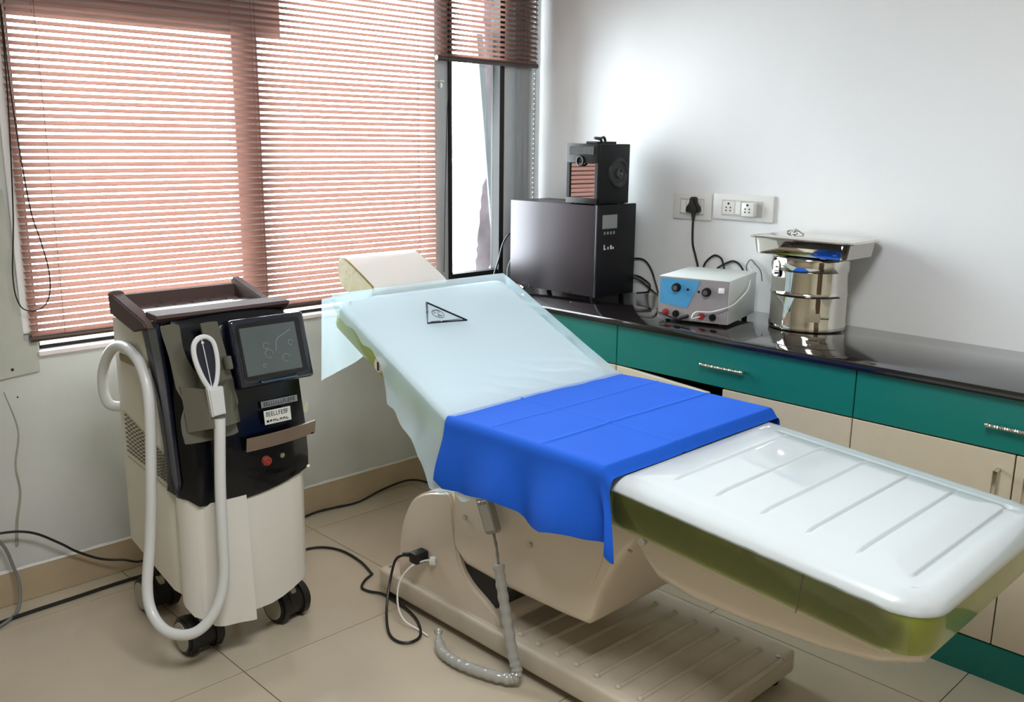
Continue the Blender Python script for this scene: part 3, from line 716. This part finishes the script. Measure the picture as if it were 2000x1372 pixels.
label_plate(-2.045, -1.918, .792, .812, -.846, silver_m, 0, 13, [(.796, .808, 13)], mc, 'name_strip')
label_plate(-2.045, -1.953, .742, .785, -.862, paper_m, 0, 9, [(.766, .780, 9), (.748, .755, 7)], mc, 'sticker')
obj('hanging_tag', prism([(-1.905, .79), (-1.893, .787), (-1.893, .765), (-1.902, .755), (-1.912, .765)], 1, -.870, -.868, 0), mat('ivory_tag', 'b9bba6', .5), mc)
# lower shelf strip
def shf(u, v): 
    x = -2.118+.240*u; return Vector((x, -.885-.012*math.sin(u*PI)+.006*(1-v), .674+.042*v+.012*u))
so = obj('accessory_shelf', grid(shf, 16, 3, thick=.006), bronze_m, mc)
obj('shelf_floor', prism([(-2.112, -.882), (-1.885, -.882), (-1.885, -.83), (-2.10, -.83)], 2, .685, .69), black_m, so)
cyl((-2.10, -.90, .70), (-2.10, -.915, .70), .003, n=8) if False else None
# emergency knob and key switch
ek = obj('stop_knob', cyl((-2.048, -.862, .628), (-2.048, -.879, .628), .0165, .014, 20, bev=.003), mat('stop_red', '8f4038', .35, coat=.5), mc)
obj('knob_ring', tube([(-2.048+.008*math.cos(a*PI/8), -.8805, .628+.008*math.sin(a*PI/8)) for a in range(16)], .0012, 5, 0, closed=True), red_m, ek)
obj('key_switch', cyl((-1.993, -.858, .634), (-1.993, -.873, .634), .008, n=14, bev=.002), chrome_m, mc)
obj('corner_glint', ball((-1.888, -.846, .567), .006), mat('glint_white', 'f5f5f0', .2), mc)  # white bead painted in for a small bright reflection, not a lamp
# top tray
tr = bmesh.new()
x0, x1, y0, y1 = -2.312, -1.905, -.722, -.462
def tz(y): return 1.122-.10*(abs(y)-.462)*1.25
nx_, ny_ = 12, 6
ix0, ix1, iy0, iy1 = x0+.03, x1-.03, y0+.05, y1-.012
for i in range(nx_):
    for j in range(ny_):
        a0, a1 = ix0+(ix1-ix0)*i/nx_, ix0+(ix1-ix0)*(i+1)/nx_; b0, b1_ = iy0+(iy1-iy0)*j/ny_, iy0+(iy1-iy0)*(j+1)/ny_
        cx, cy = (a0+a1)/2, (b0+b1_)/2; zf = lambda y: tz(y)-.028
        if (i+j) % 2 == 0 and 0 < j < ny_-0 and 0 < i < nx_-1:
            O = [(a0, b0), (cx, b0), (a1, b0), (a1, cy), (a1, b1_), (cx, b1_), (a0, b1_), (a0, cy)]
            I = [(cx+.0085*math.cos(-3*PI/4+k*PI/4), cy+.0085*math.sin(-3*PI/4+k*PI/4)) for k in range(8)]
            Ov = [tr.verts.new((p[0], p[1], zf(p[1]))) for p in O]; Iv = [tr.verts.new((p[0], p[1], zf(p[1]))) for p in I]; Dv = [tr.verts.new((p[0], p[1], zf(p[1])-.008)) for p in I]
            for k in range(8):
                tr.faces.new((Ov[k], Ov[(k+1) % 8], Iv[(k+1) % 8], Iv[k])); tr.faces.new((Iv[k], Iv[(k+1) % 8], Dv[(k+1) % 8], Dv[k]))
        else:
            tr.faces.new([tr.verts.new((p[0], p[1], zf(p[1]))) for p in ((a0, b0), (a1, b0), (a1, b1_), (a0, b1_))])
to_ = obj('top_tray', tr, mauve_m, mc, recalc=False, smooth=None)
obj('tray_hole_shade', prism([(y0+.03, tz(y0)-.040), (y1-.005, tz(y1)-.040), (y1-.005, tz(y1)-.06), (y0+.03, tz(y0)-.06)], 0, x0+.015, x1-.01), hole_m, to_)  # dark block below gives the tray holes their shade
rm = prism([(-.746, 1.088), (-.744, 1.0975), (-.668, 1.1005), (-.664, 1.05), (-.70, 1.05)], 0, x0+.006, x1+.034, .002, 1)   # front lip
obj('tray_rim', rm, mauve_m, to_)
obj('tray_rim', prism([(y1-.012, tz(y1)-.04), (y1-.012, tz(y1)+.002), (y1, tz(y1)+.004), (y1+.004, tz(y1)-.04)], 0, x0, x1, .002, 1), mauve_m, to_)
sd_ = [(y0+.02, tz(y0)-.012), (y1, tz(y1)+.012), (y1+.01, tz(y1)+.004), (y1+.004, tz(y1)-.055), (y0+.10, tz(y0)-.055), (y0, tz(y0)-.030)]
obj('tray_rim', prism(sd_, 0, x0-.018, x0+.022, .004, 2), mauve_m, to_)
obj('tray_rim', prism([(y0+.01, tz(y0)-.008), (y1, tz(y1)+.022), (y1+.01, tz(y1)+.012), (y1+.004, tz(y1)-.045), (y0, tz(y0)-.040)], 0, x1-.014, x1+.016, .004, 2), mauve_m, to_)
obj('tray_cap', ball((x0+.002, y1-.005, tz(y1)+.006), .017, (1.5, .8, .7)), mauve_m, to_)
# vent slots on the left side (louvre field)
vt = bmesh.new()
for i in range(15):
    for j in range(9):
        y = -.432-.0205*i; zt_ = interp(-y, [.432, .74], [.735, .655]); zb2 = interp(-y, [.432, .74], [.600, .575]); z = zt_-(zt_-zb2)*j/9
        if 9 > j: box(-2.3035, -2.299, y-.0125, y, z-.0055, z-.001, bm=vt)
vp = obj('vent_slots', vt, mat('vent_shadow', '6a6355', .7), mc, smooth=None, kind='stuff')
obj('vent_edge', tube([(-2.3005, -.428, .742), (-2.3005, -.745, .660), (-2.3005, -.745, .560), (-2.3005, -.428, .590)], .0013, 5, 0), olive_m, mc)
# hose hook on the side
obj('hose_hook', prism(rrect(-.640, -.455, .915, .945, .012, 3), 0, -2.312, -2.296, .002, 1), mat('stained_abs', '9f8f6d', .5, var=.3, vscale=30), mc)
# holder bracket
TB = math.radians(-13)
hold = bmesh.new()
lft = sm2([(-2.300, .905), (-2.305, 1.00), (-2.316, 1.078), (-2.306, 1.090), (-2.270, 1.088), (-2.262, 1.075), (-2.262, 1.02), (-2.25, .97), (-2.225, .935), (-2.16, .935), (-2.185, .98), (-2.198, 1.07), (-2.192, 1.082), (-2.150, 1.082), (-2.144, 1.07), (-2.135, .99), (-2.128, .915), (-2.125, .87), (-2.122, .83), (-2.142, .80), (-2.138, .76), (-2.150, .740), (-2.285, .740), (-2.302, .755), (-2.302, .81), (-2.285, .85), (-2.290, .88)], 3)
a = prism(lft, 1, -.868, -.860, 0); rot_about(a, TB, 'X', (0, -.885, .75)); hb = obj('handpiece_holder', a, acryl_m, mc)
def pocket(u, v): return Vector((-2.292+.165*u, -.872-.045*math.sin(u*PI), .775+.135*v-.02*math.sin(u*PI)*v))
a = grid(pocket, 16, 5, thick=.005); rot_about(a, TB, 'X', (0, -.885, .75)); obj('holder_pocket', a, acryl_m, hb)
a = cyl((-2.142, -.885, .975), (-2.140, -.885, .935), .013, n=14, bev=.002); rot_about(a, TB, 'X', (0, -.885, .75)); obj('holder_clip', a, acryl_m, hb)
# casters
def caster(x, y, a):
    c = obj('caster', cyl((x, y, .115), (x, y, .22), .018, n=12), rubber_m, mc)
    fk = prism(rrect(-.045, .05, .05, .125, .03, 4), 0, -.012, .012, .004, 1); xf(fk, Matrix.Translation((x, y, 0)) @ Matrix.Rotation(a, 4, 'Z')); obj('fork', fk, hub_m, c)
    b = cyl((-.022, 0, .068), (.022, 0, .068), .056, n=24); xf(b, Matrix.Translation((x, y, 0)) @ Matrix.Rotation(a, 4, 'Z')); obj('housing', b, rubber_m, c)
    for s in (-1, 1):
        b = cyl((s*.022, 0, .063), (s*.060, 0, .063), .063, n=28, bev=.008); xf(b, Matrix.Translation((x, y, 0)) @ Matrix.Rotation(a, 4, 'Z')); obj('wheel', b, rubber_m, c)
        b = cyl((s*.058, 0, .063), (s*.0625, 0, .063), .047, n=24); xf(b, Matrix.Translation((x, y, 0)) @ Matrix.Rotation(a, 4, 'Z')); obj('hub_cap', b, hub_m, c)
caster(-2.235, -.725, .0); caster(-1.925, -.735, .12); caster(-2.215, -.37, .0); caster(-1.93, -.37, .2)

# handpiece with its long hose
hpz = thing('laser_handpiece', 'white loop-shaped handpiece resting in the machine holder with its long white hose', 'handpiece', (-2.215, -.90, .85))
cxh, yh = -2.219, -.868
loop = [(0, .885), (-.018, .918), (-.031, .960), (-.036, 1.0), (-.030, 1.028), (-.012, 1.043), (.010, 1.043), (.026, 1.028), (.031, 1.0), (.029, .960), (.018, .918)]
cxh = -2.224
def lp3(q): z = q[1]; return (cxh+q[0]-.05*(z-.89)*.35, yh-.03+.21*(z-.89)*1.0, z)
obj('loop_frame', tube([lp3(q) for q in loop+loop[:1]], .0062, 8, 5, flat=(1, 1.2)), hose_m, hpz)
obj('inner_plate', loft([[Vector(lp3((q[0]*.85, q[1]))) + Vector((0, s_, 0)) for q in loop] for s_ in (.002, .008)]), navy_m, hpz)
obj('inner_wire', tube([lp3((.0, .9)), lp3((-.004, 1.0)), lp3((-.006, 1.040))], .0016, 6, 4, bm=ball(lp3((-.005, 1.028)), .0045)), hose_m, hpz)
obj('neck', prism([(-2.244, .900), (-2.196, .900), (-2.192, .818), (-2.234, .815)], 1, -.912, -.890, .004, 2), hose_m, hpz)
obj('hose', tube([(-2.210, -.903, .805), (-2.214, -.905, .75), (-2.222, -.905, .60), (-2.225, -.905, .45), (-2.228, -.905, .32), (-2.25, -.905, .235), (-2.29, -.895, .175), (-2.335, -.87, .148), (-2.375, -.81, .15), (-2.39, -.75, .19), (-2.385, -.715, .26), (-2.36, -.70, .40), (-2.345, -.71, .60), (-2.332, -.705, .78), (-2.324, -.685, .87), (-2.321, -.64, .935), (-2.321, -.58, .965), (-2.322, -.51, .973), (-2.326, -.45, .957), (-2.332, -.40, .915), (-2.334, -.365, .86), (-2.332, -.352, .80), (-2.322, -.36, .757), (-2.295, -.375, .745), (-2.26, -.40, .75)], .0165, 12, 8, rad=lambda t: .0165-.003*sst(.08, 0, 1-t) if t < .1 else .0165), hose_m, hpz)

# ------------------------------------------------------------------ worktop things
# dark box unit
au = thing('dark_cabinet_unit', 'large dark grey metal unit with small screen standing on the worktop corner', 'appliance', (-.187, -.428, CT))
AX0, AX1, AY0, AY1 = -.318, -.060, -.700, -.158
obj('case', box(AX0, AX1, AY0+.012, AY1, CT+.012, 1.333, .003, 2), boxm, au)
fp = obj('front_panel', box(AX0-.001, AX1+.003, AY0-.004, AY0+.012, CT+.010, 1.336, .003, 2), boxf, au)
obj('display', box(-.290, -.190, AY0-.0055, AY0-.003, 1.232, 1.292), lcd_m, fp)
for k in range(4): obj('button', box(-.278+.021*k, -.266+.021*k, AY0-.0055, AY0-.003, 1.206, 1.219, .001, 1), silver_m, fp)
g = bmesh.new()
for (x, w, h) in ((-.276, .006, .022), (-.270, .008, .005), (-.250, .006, .012), (-.232, .010, .018), (-.216, .008, .010)): box(x, x+w, AY0-.0055, AY0-.003, 1.140, 1.140+h, bm=g)
obj('front_print', g, paper_m, fp)
for y in (-.55, -.29): obj('case_screw', cyl((AX0-.004, y, .938), (AX0+.002, y, .938), .006, n=10), chrome_m, au)
for x in (AX0+.03, AX1-.03):
    for y in (AY0+.04, AY1-.04): obj('foot', cyl((x, y, CT), (x, y, CT+.013), .012, n=12), rubber_m, au)
# portable device on top
pz = 1.334; LX0, LX1, LY0, LY1 = -.312, -.098, -.690, -.505
pd = thing('portable_speaker', 'small black boxy portable device with mirrored face standing on the dark unit', 'speaker', (-.205, -.6, pz))
obj('body', box(LX0+.012, LX1, LY0, LY1, pz+.004, pz+.262, .004, 2), blackp_m, pd)
fr_ = box(LX0, LX0+.014, LY0, LY0+.022, pz+.004, pz+.258, .003, 1); box(LX0, LX0+.014, LY1-.022, LY1, pz+.004, pz+.258, .003, 1, bm=fr_)
box(LX0-.004, LX0+.014, LY0-.001, LY1+.001, pz+.180, pz+.262, .004, 2, bm=fr_); box(LX0-.003, LX0+.014, LY0, LY1, pz+.004, pz+.030, .004, 2, bm=fr_)
obj('face_frame', fr_, blackp_m, pd)
obj('mirror_pane', box(LX0+.006, LX0+.013, LY0+.02, LY1-.02, pz+.03, pz+.178), smoky_m, pd)
for k in range(4): obj('button', box(LX0-.0075, LX0-.003, -.655+.026*k, -.640+.026*k, pz+.222, pz+.242, .0015, 1), rubber_m, pd)
obj('face_panel', box(LX0-.007, LX0, -.670, -.525, pz+.215, pz+.250, .002, 1), mat('dark_grey_plastic', '232224', .35), pd)
obj('dial', tube([(LX0-.006, -.592+.019*math.cos(a*PI/8), pz+.188+.019*math.sin(a*PI/8)) for a in range(16)], .005, 8, 0, closed=True), blackp_m, pd)
cxs, czs = -.175, pz+.137
obj('side_disc', rot_about(lathe([(0, .004), (.058, .004), (.066, .010), (.074, .010), (.080, 0)], (cxs, LY0, czs), 40), 0, 'Z', (0, 0, 0)) if False else xf(lathe([(0, .003), (.046, .003), (.052, .009), (.062, .009), (.068, -.001)], (0, 0, 0), 40), Matrix.Translation((cxs, LY0, czs)) @ Matrix.Rotation(PI/2, 4, 'X')), mat('dark_grey_plastic', '232224', .35), pd)
obj('side_socket', xf(lathe([(0, .006), (.012, .006), (.016, .012), (.022, .012), (.026, .002)], (0, 0, 0), 24), Matrix.Translation((cxs, LY0, czs)) @ Matrix.Rotation(PI/2, 4, 'X')), mat('dark_grey_ring', '34363a', .25, coat=.5), pd)
obj('carry_handle', tube([(-.235, -.64, pz+.262), (-.235, -.632, pz+.280), (-.235, -.60, pz+.286), (-.20, -.585, pz+.286), (-.165, -.575, pz+.286), (-.14, -.57, pz+.290), (-.130, -.57, pz+.275), (-.13, -.57, pz+.262)], .006, 8, 4, bm=box(-.25, -.12, -.63, -.56, pz+.261, pz+.272, .003, 1)), blackp_m, pd)
for x in (LX0+.02, LX1-.02):
    for y in (LY0+.02, LY1-.02): obj('foot', cyl((x, y, pz-.0005), (x, y, pz+.006), .009, n=10), rubber_m, pd)

# galvanic / power unit, slightly skewed
pu = thing('current_unit', 'white metal therapy power unit with blue and grey front beside the steel drum', 'appliance', (-.27, -1.30, CT))
PA = Vector((-.488, -1.170, 0)); PB = Vector((-.418, -1.444, 0)); e1 = (PB-PA).normalized(); W1 = (PB-PA).length; e2 = Vector((-e1.y, e1.x, 0)); e2 = e2 if e2.x > 0 else -e2
HZ = 1.098; zb0 = CT+.010; Dp = .335
MP = Matrix(((e1.x, e2.x, 0, PA.x), (e1.y, e2.y, 0, PA.y), (0, 0, 1, 0), (0, 0, 0, 1)))
def pb(b): return xf(b, MP)
obj('case', pb(box(0, W1, .004, Dp, zb0, HZ, .003, 2)), psuw_m, pu)
fpn = obj('front_panel', pb(box(.002, W1-.002, -.0015, .004, zb0+.002, HZ-.002, .001, 1)), psug_m, pu)
obj('blue_overlay', pb(prism([(.008, HZ-.008), (W1*.60, HZ-.008), (W1*.50, HZ-.075), (W1*.42, HZ-.118), (.008, HZ-.105)], 1, -.0028, -.001, 0)), psub_m, fpn, smooth=None)
for (x, z) in ((W1*.27, HZ-.040), (W1*.70, HZ-.048)):
    k_ = obj('knob', pb(cyl((x, .0, z), (x, -.022, z), .0175, .015, 18, bev=.002)), blackp_m, fpn)
    obj('knob_cap', pb(cyl((x, -.021, z), (x, -.0235, z), .010, n=14)), mat('grey_cap', '5a574f', .4), k_)
for (x, z) in ((W1*.43, HZ-.045), (W1*.585, HZ-.050)): obj('small_socket', pb(cyl((x, -.001, z), (x, -.004, z), .005, n=12)), hole_m, fpn)
obj('rocker_switch', pb(box(W1*.86, W1*.945, -.006, 0, HZ-.050, HZ-.028, .004, 3)), mat('switch_white', 'f4f4f0', .2), fpn)
for i, (x, z) in enumerate(((W1*.125, zb0+.028), (W1*.275, zb0+.026), (W1*.64, zb0+.026), (W1*.80, zb0+.026))):
    j_ = obj('terminal', pb(cyl((x, 0, z), (x, -.012, z), .0135, .0125, 18, bev=.002)), red_m if i in (0, 2) else blackp_m, fpn)
    obj('terminal_pin', pb(cyl((x, -.011, z), (x, -.017, z), .005, n=10)), red_m if i in (0, 2) else blackp_m, j_)
for x in (.03, W1-.03):
    for y in (.03, Dp-.03): obj('foot', pb(cyl((x, y, CT), (x, y, zb0+.001), .011, n=12)), rubber_m, pu)
l1 = pb(tube([(.0, -.010, zb0+.026), (.03, -.018, zb0+.022), (W1*.275, -.022, zb0+.010), (W1*.38, -.022, zb0+.012), (W1*.46, -.022, zb0+.024)], .0035, 8, 6)); pb2 = pb(tube([(W1*.36, -.022, zb0+.012), (W1*.48, -.022, zb0+.026)], .0065, 8, 0)); 
tagp(obj('black_test_lead', join(l1, pb2), cord_m, loc=(-.47, -1.25, CT)), 'short black lead plugged in front of the white power unit', 'cable')
l2 = pb(tube([(W1*.64, -.018, zb0+.026), (W1*.55, -.035, zb0+.020), (W1*.60, -.03, zb0+.045), (W1*.80, -.02, zb0+.05), (W1+.01, -.005, zb0+.075), (W1+.012, .10, zb0+.09), (W1+.012, .20, zb0+.12), (W1-.02, .33, HZ+.004)], .0028, 8, 8))
tagp(obj('white_test_lead', l2, whitep_m, loc=(-.45, -1.38, CT)), 'thin white lead crossing the side of the white power unit', 'cable')
# sterilising drum
DC = (-.150, -1.625)
dm = thing('steel_drum', 'round polished steel dressing drum with latch on the black worktop', 'drum', (DC[0], DC[1], CT))
R_ = .140
obj('drum_body', lathe([(0, .006), (R_-.006, .006), (R_-.002, .0), (R_+.002, .004), (R_+.003, .022), (R_, .028), (R_, .128), (R_+.003, .132), (R_+.004, .137), (R_+.001, .142), (R_, .15), (R_, .222), (R_+.003, .225)], (*DC, CT), 64), mirror_m, dm)
ld = obj('drum_lid', lathe([(R_+.004, .222), (R_+.006, .226), (R_+.006, .262), (R_+.003, .270), (R_-.01, .274), (0, .276)], (*DC, CT), 64), mirror_m, dm)
def on_drum(ang, r, z): return (DC[0]+r*math.cos(ang), DC[1]+r*math.sin(ang), CT+z)
ang = math.radians(176)
def radial(b, a, z): return xf(b, Matrix.Translation((DC[0], DC[1], CT+z)) @ Matrix.Rotation(a, 4, 'Z'))
aL = math.radians(152)
lt = radial(prism(rrect(-.020, .020, -.030, .036, .016, 5), 0, R_+.004, R_+.010, .002, 1), aL, .225)
lo = obj('latch', lt, chrome_m, dm)
obj('latch_stud', radial(cyl((R_+.008, 0, 0), (R_+.020, 0, 0), .008, n=14, bm=cyl((R_+.008, 0, .022), (R_+.016, 0, .022), .006, n=12)), aL, .215), chrome_m, lo)
aM = math.radians(222)
obj('seam_strip', radial(box(R_, R_+.0025, -.0015, .0015, -.09, .02), aM, .24), chrome_m, dm)
obj('slide_fitting', radial(prism([(-.02, -.02), (.03, -.02), (.03, .012), (.012, .012), (.012, .028), (-.006, .028), (-.006, .012), (-.02, .012)], 0, R_+.001, R_+.005, 0, bm=cyl((R_+.004, .03, -.004), (R_+.004, .06, -.004), .004, n=8)), math.radians(215), .062), chrome_m, dm)
# steel tray
TZ = CT+.277
ty = thing('steel_tray', 'oblong polished steel tray resting on top of the drum', 'tray', (-.18, -1.65, TZ))
def trr(ins, z): return [(x, y, TZ+z) for x, y in rrect(-.300+ins, -.020-ins, -1.845+ins, -1.425-ins*1.0, max(.012, .055-ins), 8)]
tb_ = loft([trr(.055, .006), trr(.034, .0), trr(.026, .004), trr(.016, .055), trr(.012, .060), trr(.000, .066), trr(-.003, .063), trr(-.001, .060)], cap=False)
bot = [tb_.verts[i] for i in range(0)] 
b2_ = bmesh.new(); vs_ = [b2_.verts.new(p) for p in trr(.0545, .006)]; b2_.faces.new(vs_); join(tb_, b2_)
obj('pan', tb_, mirror_m, ty)
lidr = loft([trr(.013, .0615), trr(.013, .066), trr(.03, .072), trr(.05, .073)])
obj('tray_cover', lidr, mirror_m, ty)
fz = TZ+.0735
fo = tube([(-.12, -1.50, fz+.003), (-.155, -1.535, fz+.012), (-.19, -1.55, fz+.003)], .0035, 8, 5); tube([(-.10, -1.53, fz+.003), (-.14, -1.545, fz+.016), (-.18, -1.60, fz+.003)], .003, 8, 5, bm=fo); ball((-.14, -1.54, fz+.008), .009, (1.3, 1, .7), bm=fo)
tagp(obj('steel_clamp', fo, chrome_m, loc=(-.15, -1.54, fz)), 'small steel clamp lying on the steel tray', 'clamp')

# switch plates on the right wall
def plate(y0, y1, z0, z1, label):
    t = thing('switch_plate', label, 'switch plate', (0, (y0+y1)/2, (z0+z1)/2))
    obj('plate', box(-.012, -.0008, y1, y0, z0, z1, .006, 3), whitep_m, t); return t
p1 = plate(-.872, -1.072, 1.277, 1.392, 'smaller white wall plate with black plug and rocker switches')
for k in range(2): obj('rocker', box(-.019, -.011, -.944-.030*k, -.918-.030*k, 1.306, 1.362, .002, 1), mat('rocker_white', 'f0f0ec', .25, coat=.4), p1)
obj('insert_frame', box(-.0145, -.011, -1.035, -.912, 1.300, 1.368, .001, 1), mat('grey_insert', 'bfbfba', .4), p1)
obj('socket', box(-.018, -.011, -1.033, -.978, 1.304, 1.364, .002, 1), whitep_m, p1)
p2 = plate(-1.078, -1.370, 1.288, 1.398, 'longer white wall plate with two sockets and an adapter')
obj('insert_frame', box(-.0145, -.011, -1.318, -1.125, 1.306, 1.372, .001, 1), mat('grey_insert', 'bfbfba', .4), p2)
def socket_face(yc, zc, xf_, parent):
    g = bmesh.new()
    for (dy, dz, r_) in ((0, .019, .0045), (-.010, .003, .003), (.010, .003, .003), (-.010, -.010, .003), (.010, -.010, .003)): cyl((xf_-.0012, yc+dy, zc+dz), (xf_+.001, yc+dy, zc+dz), r_, n=10, bm=g)
    obj('socket_holes', g, hole_m, parent)
s1 = obj('socket', box(-.017, -.011, -1.190, -1.130, 1.312, 1.368, .002, 1), whitep_m, p2); socket_face(-1.160, 1.338, -.0175, s1)
obj('rocker', box(-.020, -.011, -1.219, -1.194, 1.314, 1.368, .002, 1), mat('rocker_white', 'f0f0ec', .25, coat=.4), p2)
ad = box(-.046, -.012, -1.298, -1.240, 1.310, 1.366, .004, 2)
ao = tagp(obj('socket_adapter', ad, whitep_m, loc=(0, -1.27, 1.338)), 'white multi-pin adapter plugged into the longer wall plate', 'adapter'); socket_face(-1.269, 1.338, -.0465, ao)
pgt = thing('black_plug', 'black three-pin plug in the smaller wall plate with hanging cord', 'plug', (-.03, -1.0, 1.34))
pp_ = prism(sm2([(-1.030, 1.318), (-1.026, 1.335), (-1.012, 1.352), (-1.008, 1.372), (-.996, 1.378), (-.984, 1.372), (-.980, 1.352), (-.968, 1.335), (-.964, 1.318), (-.975, 1.310), (-1.018, 1.310)], 3), 0, -.050, -.018, .005, 2)
obj('plug_body', pp_, rubber_m, pgt)
obj('plug_neck', tube([(-.034, -.998, 1.315), (-.036, -1.000, 1.275)], .011, 10, 3, rad=lambda t: .0115-.006*t), rubber_m, pgt)
obj('cord', tube([(-.036, -.999, 1.285), (-.032, -.998, 1.22), (-.028, -1.000, 1.17), (-.024, -1.015, 1.12), (-.025, -1.03, 1.07), (-.04, -1.035, .98), (-.06, -1.05, CT+.007), (-.05, -1.12, CT+.007)], .0048, 8, 8), cord_m, pgt)
# cables behind the unit and the white box
def wcable(pts, label, r=.0042, m=None, nm='cable'): 
    o = obj(nm, tube(pts, r, 8, 8), m or cord_m, loc=pts[-1]); tagp(o, label, 'cable'); return o
wcable([(-.012, -1.045, 1.06), (-.012, -1.06, 1.10), (-.012, -1.10, 1.133), (-.012, -1.135, 1.125), (-.014, -1.15, 1.10), (-.016, -1.16, 1.06), (-.03, -1.165, .98)], 'left of two black cable loops behind the white power unit')
wcable([(-.012, -1.12, 1.08), (-.012, -1.16, 1.105), (-.012, -1.20, 1.118), (-.012, -1.235, 1.10), (-.014, -1.255, 1.06), (-.03, -1.26, .98)], 'right of two black cable loops behind the white power unit')
wcable([(-.012, -1.27, 1.07), (-.012, -1.262, 1.105), (-.012, -1.28, 1.132), (-.012, -1.305, 1.115), (-.012, -1.33, 1.09), (-.02, -1.345, 1.05)], 'thin grey cable loop between power unit and drum', .0024, mat('grey_cord', '77797a', .5))
wcable([(-.05, -.64, 1.075), (-.012, -.68, 1.080), (-.012, -.73, 1.075), (-.012, -.77, 1.035), (-.012, -.80, .97), (-.02, -.83, CT+.008), (-.05, -.90, CT+.007)], 'upper black cable curving from the dark unit to the worktop')
wcable([(-.05, -.64, 1.01), (-.012, -.69, 1.0), (-.012, -.735, .985), (-.012, -.765, .965), (-.016, -.76, .935), (-.02, -.73, CT+.008), (-.04, -.71, CT+.006)], 'middle black cable looping down behind the dark unit')
wcable([(-.05, -.64, .995), (-.02, -.70, .985), (-.014, -.75, .96), (-.02, -.80, .935), (-.05, -.86, CT+.007), (-.12, -.95, CT+.007), (-.2, -1.02, CT+.007), (-.3, -1.05, CT+.007)], 'lowest black cable trailing from the dark unit along the worktop')
wcable([(-.20, -.10, 1.17), (-.24, -.07, 1.16), (-.27, -.055, 1.11), (-.30, -.06, 1.04), (-.34, -.07, .97), (-.37, -.10, CT+.007)], 'black cable arching left of the dark unit in front of the window')
wcable([(-.20, -.10, 1.06), (-.22, -.08, 1.05), (-.25, -.075, 1.0), (-.27, -.09, .95), (-.30, -.12, CT+.007)], 'grey cable close to the left side of the dark unit', .0035, mat('grey_cord', '77797a', .5))
tagp(obj('silver_clip', tube([(-.36, -.20, CT+.006), (-.33, -.23, CT+.016), (-.335, -.27, CT+.006)], .006, 8, 4), chrome_m, loc=(-.34, -.24, CT)), 'small silver clip lying on the worktop beside the dark unit', 'clip')
# scrap of plastic film at the left front of the power unit
def scr(u, v): return Vector((-.505+.03*u+.008*nz(u*4, v*4), -1.150-.025*u*v, CT+.003+.17*v*(1-.15*u)+.0))
tagp(obj('film_scrap', grid(scr, 6, 12), film_m, loc=(-.5, -1.15, CT), smooth=60), 'peeling clear film at the left corner of the white power unit', 'film')
